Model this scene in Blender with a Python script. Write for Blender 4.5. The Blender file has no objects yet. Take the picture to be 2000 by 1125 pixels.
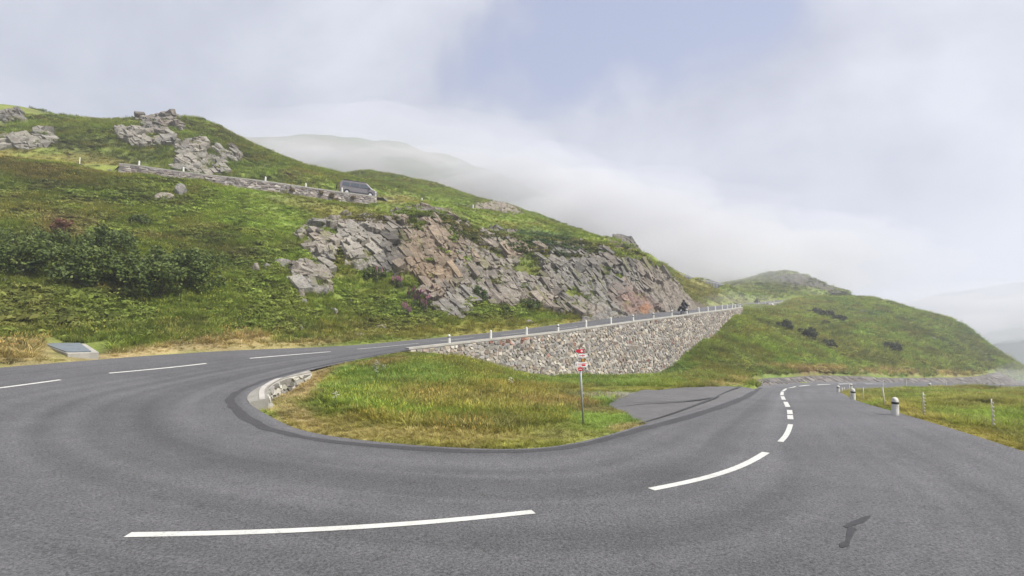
import bpy, bmesh, math, random
import numpy as np
from mathutils import Vector, Matrix, Euler

random.seed(7)
RNG = np.random.default_rng(7)
SC = bpy.context.scene
COL = SC.collection

# ------------------------------------------------------------------ camera
EYE = 3.5
TH = math.atan(0.0575)
CT, ST = math.cos(TH), math.sin(TH)
cam_d = bpy.data.cameras.new('camera')
cam_d.sensor_width = 36.0
cam_d.lens = 18.0
cam_d.clip_start = 0.1
cam_d.clip_end = 20000.0
cam = bpy.data.objects.new('camera', cam_d)
COL.objects.link(cam)
cam.location = (0, 0, EYE)
cam.rotation_euler = (math.radians(90) + TH, 0, 0)
SC.camera = cam

# ------------------------------------------------------------------ light and sky
SUN_EL = math.radians(50)
SUN_AZ = math.radians(118)          # clockwise from +Y (straight ahead): right and a little behind
SUN_DIR = Vector((math.sin(SUN_AZ) * math.cos(SUN_EL), math.cos(SUN_AZ) * math.cos(SUN_EL), math.sin(SUN_EL)))
SC.view_settings.view_transform = 'Standard'
SC.view_settings.look = 'None'
SC.view_settings.gamma = 1.0
SC.view_settings.use_curve_mapping = False
SC.view_settings.exposure = 0.58

sun_d = bpy.data.lights.new('sun', 'SUN')
sun_d.energy = 5.0
sun_d.angle = math.radians(2.5)
sun_d.color = (1.0, 0.95, 0.87)
sun = bpy.data.objects.new('sun', sun_d)
COL.objects.link(sun)
sun.rotation_euler = SUN_DIR.to_track_quat('Z', 'Y').to_euler()
sun.location = (30, -20, 60)

def pix_dir(u, v):
    dx = (u - 1000) / 1000; dz = (562.5 - v) / 1000
    d = Vector((dx, CT - dz * ST, ST + dz * CT))
    return d.normalized()

world = bpy.data.worlds.new('World')
SC.world = world
world.use_nodes = True
nt = world.node_tree
nt.nodes.clear()
def wn(t, **kw):
    n = nt.nodes.new(t)
    for k, v in kw.items():
        setattr(n, k, v)
    return n
out = wn('ShaderNodeOutputWorld')
bg = wn('ShaderNodeBackground')
bg.inputs['Strength'].default_value = 0.1
sky = wn('ShaderNodeTexSky')
sky.sky_type = 'NISHITA'
sky.sun_disc = False
sky.sun_elevation = SUN_EL
sky.sun_rotation = SUN_AZ
sky.altitude = 1800
sky.air_density = 1.0
sky.dust_density = 2.0
tc = wn('ShaderNodeTexCoord')
def math_node(op, a, b=None, c=None, clamp=False):
    n = wn('ShaderNodeMath', operation=op)
    n.use_clamp = clamp
    for i, x in enumerate((a, b, c)):
        if x is None: continue
        if isinstance(x, (int, float)): n.inputs[i].default_value = x
        else: nt.links.new(x, n.inputs[i])
    return n.outputs[0]
def dot_node(vec):
    n = wn('ShaderNodeVectorMath', operation='DOT_PRODUCT')
    nt.links.new(tc.outputs['Generated'], n.inputs[0])
    n.inputs[1].default_value = vec
    return n.outputs['Value']
# the clouds: fractal cover with a rent of thin blue in it
mp = wn('ShaderNodeMapping')
mp.inputs['Scale'].default_value = (1.0, 1.0, 1.25)
mp.inputs['Location'].default_value = (3.1, 0.4, 1.7)
nt.links.new(tc.outputs['Generated'], mp.inputs['Vector'])
n1 = wn('ShaderNodeTexNoise'); n1.inputs['Scale'].default_value = 3.3
n1.inputs['Detail'].default_value = 9; n1.inputs['Roughness'].default_value = 0.52; n1.inputs['Distortion'].default_value = 0.25
nt.links.new(mp.outputs['Vector'], n1.inputs['Vector'])
n2 = wn('ShaderNodeTexNoise'); n2.inputs['Scale'].default_value = 1.3
n2.inputs['Detail'].default_value = 4; n2.inputs['Roughness'].default_value = 0.45
nt.links.new(mp.outputs['Vector'], n2.inputs['Vector'])
g0 = pix_dir(1240, 20)
gx = (pix_dir(1640, -40) - pix_dir(960, 215)).normalized()
gy = g0.cross(gx).normalized()
if gy.z < 0: gy = -gy
gx = gy.cross(g0).normalized()
p = math_node('DIVIDE', dot_node(gx), 0.42)
q0 = math_node('ADD', dot_node(gy), 0.0)
q = math_node('DIVIDE', q0, 0.15)
front = math_node('GREATER_THAN', dot_node(g0), 0.0)
rr = math_node('ADD', math_node('MULTIPLY', p, p), math_node('MULTIPLY', q, q))
gap = math_node('MULTIPLY', math_node('POWER', 2.718, math_node('MULTIPLY', rr, -1.0)), front)
# a much fainter veil edge on the upper side of the rent, crisp billows on the lower side
cov = math_node('ADD', math_node('MULTIPLY', n1.outputs['Fac'], 2.0), math_node('MULTIPLY', n2.outputs['Fac'], 0.9))
cov = math_node('SUBTRACT', cov, math_node('MULTIPLY', gap, 0.92))
mr = wn('ShaderNodeMapRange'); mr.interpolation_type = 'SMOOTHSTEP'
mr.inputs['From Min'].default_value = 0.48; mr.inputs['From Max'].default_value = 0.98
nt.links.new(cov, mr.inputs['Value'])
ramp = wn('ShaderNodeValToRGB')
ramp.color_ramp.elements[0].position = 0.34; ramp.color_ramp.elements[0].color = (2.95, 3.15, 4.0, 1)
ramp.color_ramp.elements[1].position = 0.66; ramp.color_ramp.elements[1].color = (4.75, 4.95, 5.65, 1)
nt.links.new(n1.outputs['Fac'], ramp.inputs['Fac'])
# thin high veil over the blue itself
veil = wn('ShaderNodeMixRGB'); veil.inputs['Fac'].default_value = 0.72
nt.links.new(sky.outputs['Color'], veil.inputs['Color1'])
veil.inputs['Color2'].default_value = (2.95, 3.3, 4.75, 1)
mx = wn('ShaderNodeMixRGB')
nt.links.new(mr.outputs['Result'], mx.inputs['Fac'])
nt.links.new(veil.outputs['Color'], mx.inputs['Color1'])
nt.links.new(ramp.outputs['Color'], mx.inputs['Color2'])
nt.links.new(mx.outputs['Color'], bg.inputs['Color'])
nt.links.new(bg.outputs['Background'], out.inputs['Surface'])

SC.render.engine = 'CYCLES'
SC.cycles.use_denoising = True
SC.cycles.max_bounces = 6
SC.cycles.diffuse_bounces = 3
SC.cycles.transparent_max_bounces = 12
SC.cycles.volume_bounces = 1
SC.cycles.sample_clamp_indirect = 4.0

# ------------------------------------------------------------------ helpers: the place measured from one survey point
def P(u, v, Y):
    dx = (u - 1000) / 1000; dz = (562.5 - v) / 1000
    yw = CT - dz * ST; zw = ST + dz * CT
    return (dx / yw * Y, Y, EYE + zw / yw * Y)
def Pz(u, v, z):
    dz = (562.5 - v) / 1000
    yw = CT - dz * ST; zw = ST + dz * CT
    return P(u, v, (z - EYE) * yw / zw)
def proj(X, Y, Z):
    z = Z - EYE
    d = Y * CT + z * ST
    d = np.where(np.abs(d) < 1e-3, 1e-3, d)
    return 1000 + 1000 * X / d, 562.5 - 1000 * (z * CT - Y * ST) / d, d

class TPS:
    def __init__(self, pts, reg=1e-3, sc=20.0):
        a = np.array(pts, float)
        # drop near-duplicate plan positions
        keep = []
        for i in range(len(a)):
            if all(np.hypot(*(a[i, :2] - a[j, :2])) > 0.3 for j in keep): keep.append(i)
        a = a[keep]
        self.s = sc
        self.p = a[:, :2] / sc
        n = len(a)
        K = self.k(self.p, self.p) + reg * np.eye(n)
        Q = np.hstack([np.ones((n, 1)), self.p])
        M = np.zeros((n + 3, n + 3)); M[:n, :n] = K; M[:n, n:] = Q; M[n:, :n] = Q.T
        b = np.zeros(n + 3); b[:n] = a[:, 2]
        self.w = np.linalg.solve(M, b)
    @staticmethod
    def k(a, b):
        d2 = ((a[:, None, :] - b[None, :, :]) ** 2).sum(-1)
        return 0.5 * d2 * np.log(d2 + 1e-12)
    def __call__(self, X, Y):
        X = np.asarray(X, float); Y = np.asarray(Y, float)
        sh = X.shape
        q = np.stack([X.ravel(), Y.ravel()], 1) / self.s
        o = np.empty(len(q))
        n = len(self.p)
        for i in range(0, len(q), 60000):
            c = q[i:i + 60000]
            o[i:i + 60000] = self.k(c, self.p) @ self.w[:n] + self.w[n] + c @ self.w[n + 1:]
        return o.reshape(sh)

def hash2(ix, iy, s=0):
    ix = np.asarray(ix).astype(np.int64); iy = np.asarray(iy).astype(np.int64)
    h = (ix * 374761393 + iy * 668265263 + s * 1274126177) & 0xffffffff
    h = ((h ^ (h >> 13)) * 1274126177) & 0xffffffff
    h = (h ^ (h >> 16)) & 0xffffffff
    return h / 4294967296.0
def vnoise(x, y, s=0):
    x = np.asarray(x, float); y = np.asarray(y, float)
    ix = np.floor(x); iy = np.floor(y); fx = x - ix; fy = y - iy
    fx = fx * fx * (3 - 2 * fx); fy = fy * fy * (3 - 2 * fy)
    a = hash2(ix, iy, s); b = hash2(ix + 1, iy, s); c = hash2(ix, iy + 1, s); d = hash2(ix + 1, iy + 1, s)
    return (a * (1 - fx) + b * fx) * (1 - fy) + (c * (1 - fx) + d * fx) * fy
def fbm(x, y, oct=4, s=0, rough=0.5):
    t = 0; a = 1; n = 0
    for o in range(oct):
        t = t + a * vnoise(x * 2 ** o + 17.3 * o, y * 2 ** o - 9.1 * o, s + o); n += a; a *= rough
    return t / n            # 0..1
def sstep(a, b, x):
    t = np.clip((x - a) / (b - a), 0, 1)
    return t * t * (3 - 2 * t)
def in_poly(X, Y, poly):
    X = np.asarray(X, float); Y = np.asarray(Y, float)
    r = np.zeros(X.shape, bool)
    n = len(poly)
    for i in range(n):
        x0, y0 = poly[i][0], poly[i][1]; x1, y1 = poly[(i + 1) % n][0], poly[(i + 1) % n][1]
        if y0 == y1: continue
        c = ((y0 > Y) != (y1 > Y)) & (X < (x1 - x0) * (Y - y0) / (y1 - y0) + x0)
        r ^= c
    return r
def dist_line(X, Y, line):
    X = np.asarray(X, float); Y = np.asarray(Y, float)
    d = np.full(X.shape, 1e9)
    for i in range(len(line) - 1):
        ax, ay = line[i][0], line[i][1]; bx, by = line[i + 1][0] - ax, line[i + 1][1] - ay
        L = bx * bx + by * by + 1e-12
        t = np.clip(((X - ax) * bx + (Y - ay) * by) / L, 0, 1)
        d = np.minimum(d, np.hypot(X - ax - t * bx, Y - ay - t * by))
    return d
def spline(pts, n=8, par=None):
    """natural cubic through the points, n samples a span"""
    a = np.array(pts, float)
    m = len(a)
    if par is None:
        par = np.concatenate([[0], np.cumsum(np.sqrt(np.linalg.norm(np.diff(a[:, :2], axis=0), axis=1)))])
    h = np.diff(par)
    A = np.zeros((m, m)); R = np.zeros((m, a.shape[1])); A[0, 0] = A[-1, -1] = 1
    for i in range(1, m - 1):
        A[i, i - 1] = h[i - 1]; A[i, i] = 2 * (h[i - 1] + h[i]); A[i, i + 1] = h[i]
        R[i] = 6 * ((a[i + 1] - a[i]) / h[i] - (a[i] - a[i - 1]) / h[i - 1])
    m2 = np.linalg.solve(A, R)
    o = []
    for i in range(m - 1):
        for k in range(n):
            t = k / n * h[i]; r = h[i] - t
            o.append(m2[i] * r ** 3 / (6 * h[i]) + m2[i + 1] * t ** 3 / (6 * h[i]) + (a[i] / h[i] - m2[i] * h[i] / 6) * r + (a[i + 1] / h[i] - m2[i + 1] * h[i] / 6) * t)
    o.append(a[-1])
    return np.array(o)
catmull = spline
def left_normals(a):
    t = np.gradient(a[:, :2], axis=0)
    t /= np.linalg.norm(t, axis=1, keepdims=True) + 1e-9
    return np.stack([-t[:, 1], t[:, 0]], 1)
def resample(a, step):
    a = np.asarray(a, float)
    s = np.concatenate([[0], np.cumsum(np.linalg.norm(np.diff(a[:, :2], axis=0), axis=1))])
    n = max(2, int(s[-1] / step) + 1)
    q = np.linspace(0, s[-1], n)
    return np.stack([np.interp(q, s, a[:, i]) for i in range(a.shape[1])], 1), q

def tag(o, label=None, cat=None, group=None, kind=None):
    if label: o['label'] = label
    if cat: o['category'] = cat
    if group: o['group'] = group
    if kind: o['kind'] = kind
    return o
def link(name, me, mat=None, parent=None):
    o = bpy.data.objects.new(name, me)
    COL.objects.link(o)
    if mat is not None and me is not None and not me.materials: me.materials.append(mat)
    if parent is not None: o.parent = parent
    return o
def empty(name, loc=(0, 0, 0), rz=0.0):
    o = bpy.data.objects.new(name, None)
    o.empty_display_size = 0.2
    COL.objects.link(o)
    o.location = loc; o.rotation_euler = (0, 0, rz)
    return o
def np_mesh(name, V, F, smooth=True, col=None):
    """V (n,3); F (m,4) or (m,3) arrays."""
    me = bpy.data.meshes.new(name)
    V = np.asarray(V, np.float32); F = np.asarray(F, np.int32)
    k = F.shape[1]
    me.vertices.add(len(V)); me.vertices.foreach_set('co', V.ravel())
    me.loops.add(F.size); me.loops.foreach_set('vertex_index', F.ravel())
    me.polygons.add(len(F))
    me.polygons.foreach_set('loop_start', np.arange(0, F.size, k, dtype=np.int32))
    me.polygons.foreach_set('use_smooth', np.full(len(F), smooth, bool))
    me.update(calc_edges=True)
    if col is not None: set_col(me, col)
    return me
def set_col(me, col, name='Col'):
    at = me.color_attributes.new(name, 'FLOAT_COLOR', 'POINT')
    c = np.ones((len(me.vertices), 4), np.float32); c[:, :3] = col
    at.data.foreach_set('color', c.ravel())
class MB:
    """collects simple shapes into one mesh"""
    def __init__(self): self.v = []; self.f = []; self.c = []
    def add(self, v, f, c=None):
        b = len(self.v)
        self.v += [tuple(x) for x in v]
        self.f += [tuple(i + b for i in x) for x in f]
        self.c += [c or (1, 1, 1)] * len(v)
    def box(self, c, s, M=None, col=None):
        x, y, z = s[0] / 2, s[1] / 2, s[2] / 2
        v = [Vector((c[0] + a * x, c[1] + b * y, c[2] + d * z)) for a in (-1, 1) for b in (-1, 1) for d in (-1, 1)]
        if M is not None: v = [M @ q for q in v]
        self.add(v, [(0, 1, 3, 2), (4, 6, 7, 5), (0, 4, 5, 1), (2, 3, 7, 6), (0, 2, 6, 4), (1, 5, 7, 3)], col)
    def tube(self, pts, r, n=8, col=None, cap=True):
        pts = [Vector(p) for p in pts]
        rs = r if isinstance(r, (list, tuple)) else [r] * len(pts)
        rings = []
        for i, p in enumerate(pts):
            t = (pts[min(i + 1, len(pts) - 1)] - pts[max(i - 1, 0)]).normalized()
            a = t.orthogonal().normalized(); b = t.cross(a)
            if i > 0:   # keep rings aligned
                a0 = rings[-1][1]; a = (a0 - t * a0.dot(t)).normalized(); b = t.cross(a)
            rings.append(([p + (a * math.cos(2 * math.pi * k / n) + b * math.sin(2 * math.pi * k / n)) * rs[i] for k in range(n)], a))
        v = [q for R, _ in rings for q in R]
        f = [(i * n + k, i * n + (k + 1) % n, (i + 1) * n + (k + 1) % n, (i + 1) * n + k) for i in range(len(pts) - 1) for k in range(n)]
        if cap:
            f.append(tuple(range(n - 1, -1, -1))); f.append(tuple((len(pts) - 1) * n + k for k in range(n)))
        self.add(v, f, col)
    def lathe(self, prof, n=16, M=None, col=None, wob=0.0, seed=0):
        rr = random.Random(seed)
        v = []; f = []
        for i, (r, z) in enumerate(prof):
            for k in range(n):
                a = 2 * math.pi * k / n
                w = 1 + (rr.random() - .5) * wob
                v.append(Vector((r * w * math.cos(a), r * w * math.sin(a), z)))
        for i in range(len(prof) - 1):
            for k in range(n):
                f.append((i * n + k, i * n + (k + 1) % n, (i + 1) * n + (k + 1) % n, (i + 1) * n + k))
        f.append(tuple(range(n - 1, -1, -1))); f.append(tuple((len(prof) - 1) * n + k for k in range(n)))
        if M is not None: v = [M @ q for q in v]
        self.add(v, f, col)
    def mesh(self, name, smooth=False, col=False):
        me = bpy.data.meshes.new(name)
        me.from_pydata([tuple(x) for x in self.v], [], self.f)
        if smooth: me.polygons.foreach_set('use_smooth', [True] * len(me.polygons))
        if col: set_col(me, np.array(self.c, np.float32))
        me.update()
        return me
    def build(self, name, mat, parent=None, smooth=False, col=False):
        return link(name, self.mesh(name, smooth, col), mat, parent)

# ------------------------------------------------------------------ materials
class NT:
    def __init__(self, name):
        self.m = bpy.data.materials.new(name); self.m.use_nodes = True
        self.t = self.m.node_tree; self.t.nodes.clear()
        self.o = self.n('ShaderNodeOutputMaterial')
    def n(self, t, **kw):
        q = self.t.nodes.new(t)
        for k, v in kw.items(): setattr(q, k, v)
        return q
    def l(self, a, b): self.t.links.new(a, b)
    def put(self, sock, x):
        if hasattr(x, 'is_linked') or hasattr(x, 'links'): self.l(x, sock)
        elif isinstance(x, (int, float)):
            try: sock.default_value = x
            except TypeError: sock.default_value = (x, x, x, 1)
        else: sock.default_value = tuple(x) + ((1,) if len(x) == 3 and sock.type == 'RGBA' else ())
    def noise(self, scale, detail=4, rough=0.55, vec=None, dist=0.0):
        q = self.n('ShaderNodeTexNoise'); q.inputs['Scale'].default_value = scale
        q.inputs['Detail'].default_value = detail; q.inputs['Roughness'].default_value = rough; q.inputs['Distortion'].default_value = dist
        if vec is not None: self.l(vec, q.inputs['Vector'])
        return q.outputs['Fac']
    def pos(self): return self.n('ShaderNodeNewGeometry').outputs['Position']
    def obj(self): return self.n('ShaderNodeTexCoord').outputs['Object']
    def scale(self, vec, s):
        q = self.n('ShaderNodeMapping'); q.inputs['Scale'].default_value = s; self.l(vec, q.inputs['Vector']); return q.outputs['Vector']
    def ramp(self, fac, stops):
        q = self.n('ShaderNodeValToRGB'); e = q.color_ramp.elements
        while len(e) < len(stops): e.new(0.5)
        for i, (p_, c) in enumerate(stops): e[i].position = p_; e[i].color = tuple(c) + (1,)
        self.l(fac, q.inputs['Fac']); return q.outputs['Color']
    def mix(self, fac, a, b, mode='MIX'):
        q = self.n('ShaderNodeMixRGB', blend_type=mode)
        self.put(q.inputs['Fac'], fac); self.put(q.inputs['Color1'], a); self.put(q.inputs['Color2'], b)
        return q.outputs['Color']
    def attr(self, name, typ='GEOMETRY'):
        q = self.n('ShaderNodeAttribute', attribute_name=name, attribute_type=typ); return q.outputs['Color']
    def rng(self, x, a, b, c, d):
        q = self.n('ShaderNodeMapRange'); self.l(x, q.inputs['Value'])
        for k, vv in zip(('From Min', 'From Max', 'To Min', 'To Max'), (a, b, c, d)): q.inputs[k].default_value = vv
        return q.outputs['Result']
    def bump(self, h, strength=0.5, dist=0.02):
        q = self.n('ShaderNodeBump'); q.inputs['Strength'].default_value = strength; q.inputs['Distance'].default_value = dist
        self.l(h, q.inputs['Height']); return q.outputs['Normal']
    def bsdf(self, color, rough=0.8, metal=0.0, normal=None, spec=0.3, **kw):
        q = self.n('ShaderNodeBsdfPrincipled')
        self.put(q.inputs['Base Color'], color); self.put(q.inputs['Roughness'], rough)
        q.inputs['Metallic'].default_value = metal; q.inputs['Specular IOR Level'].default_value = spec
        if normal is not None: self.l(normal, q.inputs['Normal'])
        for k, vv in kw.items(): q.inputs[k].default_value = vv
        self.l(q.outputs['BSDF'], self.o.inputs['Surface']); return self.m

def simple(name, color, rough=0.6, metal=0.0, var=0.15, scale=6.0, spec=0.4, **kw):
    t = NT(name)
    nz = t.noise(scale, 4, vec=t.obj())
    c = t.mix(1.0, color, t.rng(nz, 0.25, 0.75, 1 - var, 1 + var), 'MULTIPLY')
    return t.bsdf(c, rough, metal, spec=spec, **kw)

def mat_ground():
    t = NT('turf'); p = t.pos()
    a = t.noise(0.9, 6, 0.65, p); b = t.noise(9.0, 4, 0.6, p)
    k = t.mix(1.0, t.rng(a, 0.25, 0.75, 0.75, 1.25), t.rng(b, 0.2, 0.8, 0.6, 1.4), 'MULTIPLY')
    c = t.mix(1.0, t.attr('Col'), k, 'MULTIPLY')
    return t.bsdf(c, 0.95, spec=0.1, normal=t.bump(b, 0.6, 0.15))
def mat_veg(name, trans=0.42):
    t = NT(name)
    oi = t.n('ShaderNodeObjectInfo').outputs['Random']
    c = t.mix(1.0, t.attr('tint', 'INSTANCER'), t.attr('Col'), 'MULTIPLY')
    c = t.mix(1.0, c, t.rng(oi, 0, 1, 0.75, 1.25), 'MULTIPLY')
    d = t.n('ShaderNodeBsdfDiffuse'); t.l(c, d.inputs['Color'])
    tr = t.n('ShaderNodeBsdfTranslucent'); t.l(t.mix(1.0, c, (1.0, 1.05, 0.6), 'MULTIPLY'), tr.inputs['Color'])
    m = t.n('ShaderNodeMixShader'); m.inputs[0].default_value = trans
    t.l(d.outputs[0], m.inputs[1]); t.l(tr.outputs[0], m.inputs[2]); t.l(m.outputs[0], t.o.inputs['Surface'])
    return t.m
def mat_leaf(name, color, var=0.4):
    t = NT(name)
    ri = t.n('ShaderNodeNewGeometry').outputs['Random Per Island']
    nz = t.noise(1.6, 2, vec=t.pos())
    c = t.mix(1.0, color, t.rng(ri, 0, 1, 1 - var, 1 + var), 'MULTIPLY')
    c = t.mix(t.rng(nz, 0.45, 0.7, 0, 0.55), c, tuple(min(1, q * s) for q, s in zip(color, (2.0, 1.7, 1.2))))
    b = t.n('ShaderNodeBsdfPrincipled'); t.l(c, b.inputs['Base Color']); b.inputs['Roughness'].default_value = 0.55; b.inputs['Specular IOR Level'].default_value = 0.25
    tr = t.n('ShaderNodeBsdfTranslucent'); t.l(c, tr.inputs['Color'])
    m = t.n('ShaderNodeMixShader'); m.inputs[0].default_value = 0.25
    t.l(b.outputs[0], m.inputs[1]); t.l(tr.outputs[0], m.inputs[2]); t.l(m.outputs[0], t.o.inputs['Surface'])
    return t.m
def mat_rock():
    t = NT('rock'); p = t.pos()
    st = t.noise(1.3, 8, 0.62, t.scale(p, (1.0, 1.0, 2.2)), 0.6)
    fi = t.noise(7.0, 6, 0.65, p)
    k = t.mix(1.0, t.rng(st, 0.3, 0.7, 0.62, 1.35), t.rng(fi, 0.25, 0.75, 0.7, 1.3), 'MULTIPLY')
    c = t.mix(1.0, t.attr('Col'), k, 'MULTIPLY')
    lich = t.noise(2.3, 6, 0.7, p)
    c = t.mix(t.rng(lich, 0.56, 0.68, 0, 0.45), c, (0.30, 0.30, 0.25))
    return t.bsdf(c, 0.9, spec=0.2, normal=t.bump(fi, 0.8, 0.12))
def mat_stone():
    t = NT('wall_stone'); p = t.pos()
    fi = t.noise(14.0, 5, 0.65, p)
    c = t.mix(1.0, t.attr('Col'), t.rng(fi, 0.25, 0.75, 0.65, 1.35), 'MULTIPLY')
    return t.bsdf(c, 0.9, spec=0.2, normal=t.bump(fi, 0.6, 0.03))
def mat_asphalt(name, base, speck=1.0):
    t = NT(name); p = t.pos()
    big = t.noise(0.25, 5, 0.6, p, 0.4)
    med = t.noise(2.2, 5, 0.6, t.scale(p, (1, 1, 1)))
    sp = t.noise(24.0, 4, 0.8, p)
    vo = t.n('ShaderNodeTexVoronoi'); vo.inputs['Scale'].default_value = 55.0; t.l(p, vo.inputs['Vector'])
    grain = t.mix(1.0, t.rng(sp, 0.34, 0.66, 1 - 0.6 * speck, 1 + 0.75 * speck), t.rng(vo.outputs['Distance'], 0.1, 0.7, 1 - .12 * speck, 1 + 0.25 * speck), 'MULTIPLY')
    k = t.mix(1.0, t.rng(big, 0.3, 0.7, 0.86, 1.14), t.rng(med, 0.3, 0.7, 0.92, 1.08), 'MULTIPLY')
    c = t.mix(1.0, base, k, 'MULTIPLY')
    c = t.mix(1.0, c, t.attr('Col'), 'MULTIPLY')
    c = t.mix(1.0, c, grain, 'MULTIPLY')
    return t.bsdf(c, 0.78, spec=0.35, normal=t.bump(sp, 0.8, 0.02))
def mat_paint():
    t = NT('road_paint'); p = t.pos()
    w = t.noise(26.0, 5, 0.75, p); w2 = t.noise(1.9, 4, 0.6, p); w3 = t.noise(5.0, 4, .6, p)
    f = t.mix(1.0, t.rng(w, 0.54, 0.66, 0, 1), t.rng(w2, 0.42, 0.62, 0.25, 1), 'MULTIPLY')
    c = t.mix(f, t.mix(t.rng(w3, .3, .7, 0, 1), (0.57, 0.57, 0.54), (0.45, 0.45, 0.425)), (0.17, 0.17, 0.17))
    return t.bsdf(c, 0.7, spec=0.3, normal=t.bump(w, 0.3, 0.004))
def mat_concrete(name, base=(0.36, 0.345, 0.31)):
    t = NT(name); p = t.pos()
    a = t.noise(1.6, 6, 0.65, p); b = t.noise(30, 4, 0.6, p)
    c = t.mix(1.0, base, t.rng(a, 0.25, 0.75, 0.72, 1.2), 'MULTIPLY')
    c = t.mix(1.0, c, t.rng(b, 0.2, 0.8, 0.85, 1.15), 'MULTIPLY')
    return t.bsdf(c, 0.88, spec=0.2, normal=t.bump(b, 0.3, 0.01))
def mat_whitestone():
    t = NT('whitewashed_stone'); p = t.pos()
    a = t.noise(9.0, 6, 0.7, p); b = t.noise(40, 3, 0.6, p)
    c = t.mix(t.rng(a, 0.52, 0.66, 0, 0.75), (0.54, 0.54, 0.51), (0.24, 0.235, 0.21))
    return t.bsdf(c, 0.85, spec=0.2, normal=t.bump(a, 0.6, 0.03))

M = dict(
    ground=mat_ground(), veg=mat_veg('grass_blades'), rock=mat_rock(), stone=mat_stone(),
    asphalt=mat_asphalt('asphalt', (0.072, 0.0715, 0.0745)), asphalt_dark=mat_asphalt('asphalt_dark_seal', (0.043, 0.042, 0.045), 0.8),
    asphalt_lay=mat_asphalt('asphalt_layby', (0.098, 0.096, 0.096), 0.6),
    apron=mat_concrete('apron_concrete', (0.25, 0.24, 0.215)), paint=mat_paint(), concrete=mat_concrete('concrete'), mortar=mat_concrete('mortar', (0.40, 0.38, 0.35)),
    white=mat_whitestone(), black=simple('black_paint', (0.018, 0.018, 0.02), 0.6), tar=simple('bitumen', (0.034, 0.034, 0.036), 0.6, var=.3, scale=9),
)
# ------------------------------------------------------------------ the road: inner edge N, outer edge F (plan), heights
posts_xy = [(-4.4 + 2.78 * k, 36 + 2.67 * k) for k in range(9)] + [(20.5, 60.2), (23.0, 63.1), (25.3, 66.2), (27.5, 69.4), (29.7, 72.5),
            (31.8, 75.7), (33.9, 78.9), (35.8, 82.2), (37.8, 85.5), (39.6, 88.9)]
posts_z = np.interp(range(19), [0, 3, 6, 10, 14, 18], [1.61, 2.22, 3.05, 4.03, 4.65, 5.2])
up_line = np.array([(128, 200, 11.9), (103, 175, 10.0), (79.5, 150, 8.0), (56, 120, 6.4)] +
                   [(posts_xy[k][0], posts_xy[k][1], posts_z[k]) for k in (18, 14, 10, 6, 3, 0)])
ln = left_normals(up_line)            # travelling downhill the hill side is on the right
rn = -ln
N_up = up_line.copy(); N_up[:, :2] += rn * 0.5
F_up = up_line.copy(); F_up[:, :2] += rn * 6.6
hair = [  # N xyz, F xyz
    ((-7.6, 31.2, 1.27), (-12.6, 35.2, 1.5)), ((-9.8, 27.3, 0.92), (-15.8, 31.2, 1.55)), ((-10.9, 23.5, 0.58), (-19.0, 27.0, 1.5)),
    ((-10.45, 20.5, 0.42), (-21.5, 21.6, 1.4)), ((-9.3, 18.6, 0.32), (-22.5, 15.0, 1.35)), ((-7.65, 17.0, 0.12), (-19.5, 8.0, 1.2)),
    ((-5.4, 15.4, 0.0), (-12.5, 2.6, 0.9)), ((-0.7, 13.9, 0.0), (-1.5, -0.8, 0.65)), ((1.85, 14.8, -0.05), (6.0, 0.0, 0.4)),
    ((3.9, 17.2, -0.17), (10.6, 4.6, 0.2)), ((4.9, 18.6, -0.28), (12.4, 9.5, 0.05)), ((9.2, 24.0, -0.58), (14.3, 17.0, -0.1)),
    ((15.0, 33.5, -1.4), (19.3, 29.0, -1.15)), ((21.3, 45.0, -2.6), (26.3, 41.0, -2.55)), ((26.6, 53.5, -3.5), (30.6, 48.0, -3.4)),
    ((32.5, 59.3, -4.05), (35.6, 52.4, -3.85)), ((45.0, 69.2, -5.15), (49.0, 62.2, -5.0)), ((60, 80, -6.6), (64.4, 73.2, -6.4)),
    ((90, 101, -9.4), (94.4, 94.2, -9.1)), ((115, 120, -12.0), (119.4, 113.2, -11.6))]
N_all = np.array([tuple(p) for p in N_up] + [h[0] for h in hair])
F_all = np.array([tuple(p) for p in F_up] + [h[1] for h in hair])
mid_ = (N_all + F_all) / 2
par_ = np.concatenate([[0], np.cumsum(np.sqrt(np.linalg.norm(np.diff(mid_[:, :2], axis=0), axis=1)))])
NS = spline(N_all, 10, par_); FS = spline(F_all, 10, par_)
nU = len(N_up)
HS = np.sign(((FS[nU * 10:, :2] - NS[nU * 10:, :2]) * left_normals(NS)[nU * 10:]).sum(1).mean())
road_pts = [tuple(p) for p in NS[::4]] + [tuple(p) for p in FS[::4]] + [tuple((a + b) / 2) for a, b in zip(NS[::4], FS[::4])]
zroad = TPS(road_pts, 1e-7)
polyR = [tuple(p[:2]) for p in NS] + [tuple(p[:2]) for p in FS[::-1]]

def cast(u, v, fn, y0=5.0, y1=300.0):
    """where the line of sight through a surveyed pixel meets a surface"""
    Y = y0; pv = None
    while Y < y1:
        x, y, z = P(u, v, Y); d = z - float(fn(np.array([x]), np.array([y]))[0])
        if pv is not None and d < 0:
            a, b = Y / 1.01, Y
            for _ in range(24):
                m = (a + b) / 2; x, y, z = P(u, v, m)
                if z - float(fn(np.array([x]), np.array([y]))[0]) < 0: b = m
                else: a = m
            return P(u, v, b)
        pv = d; Y *= 1.01
    return P(u, v, y1)

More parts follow.
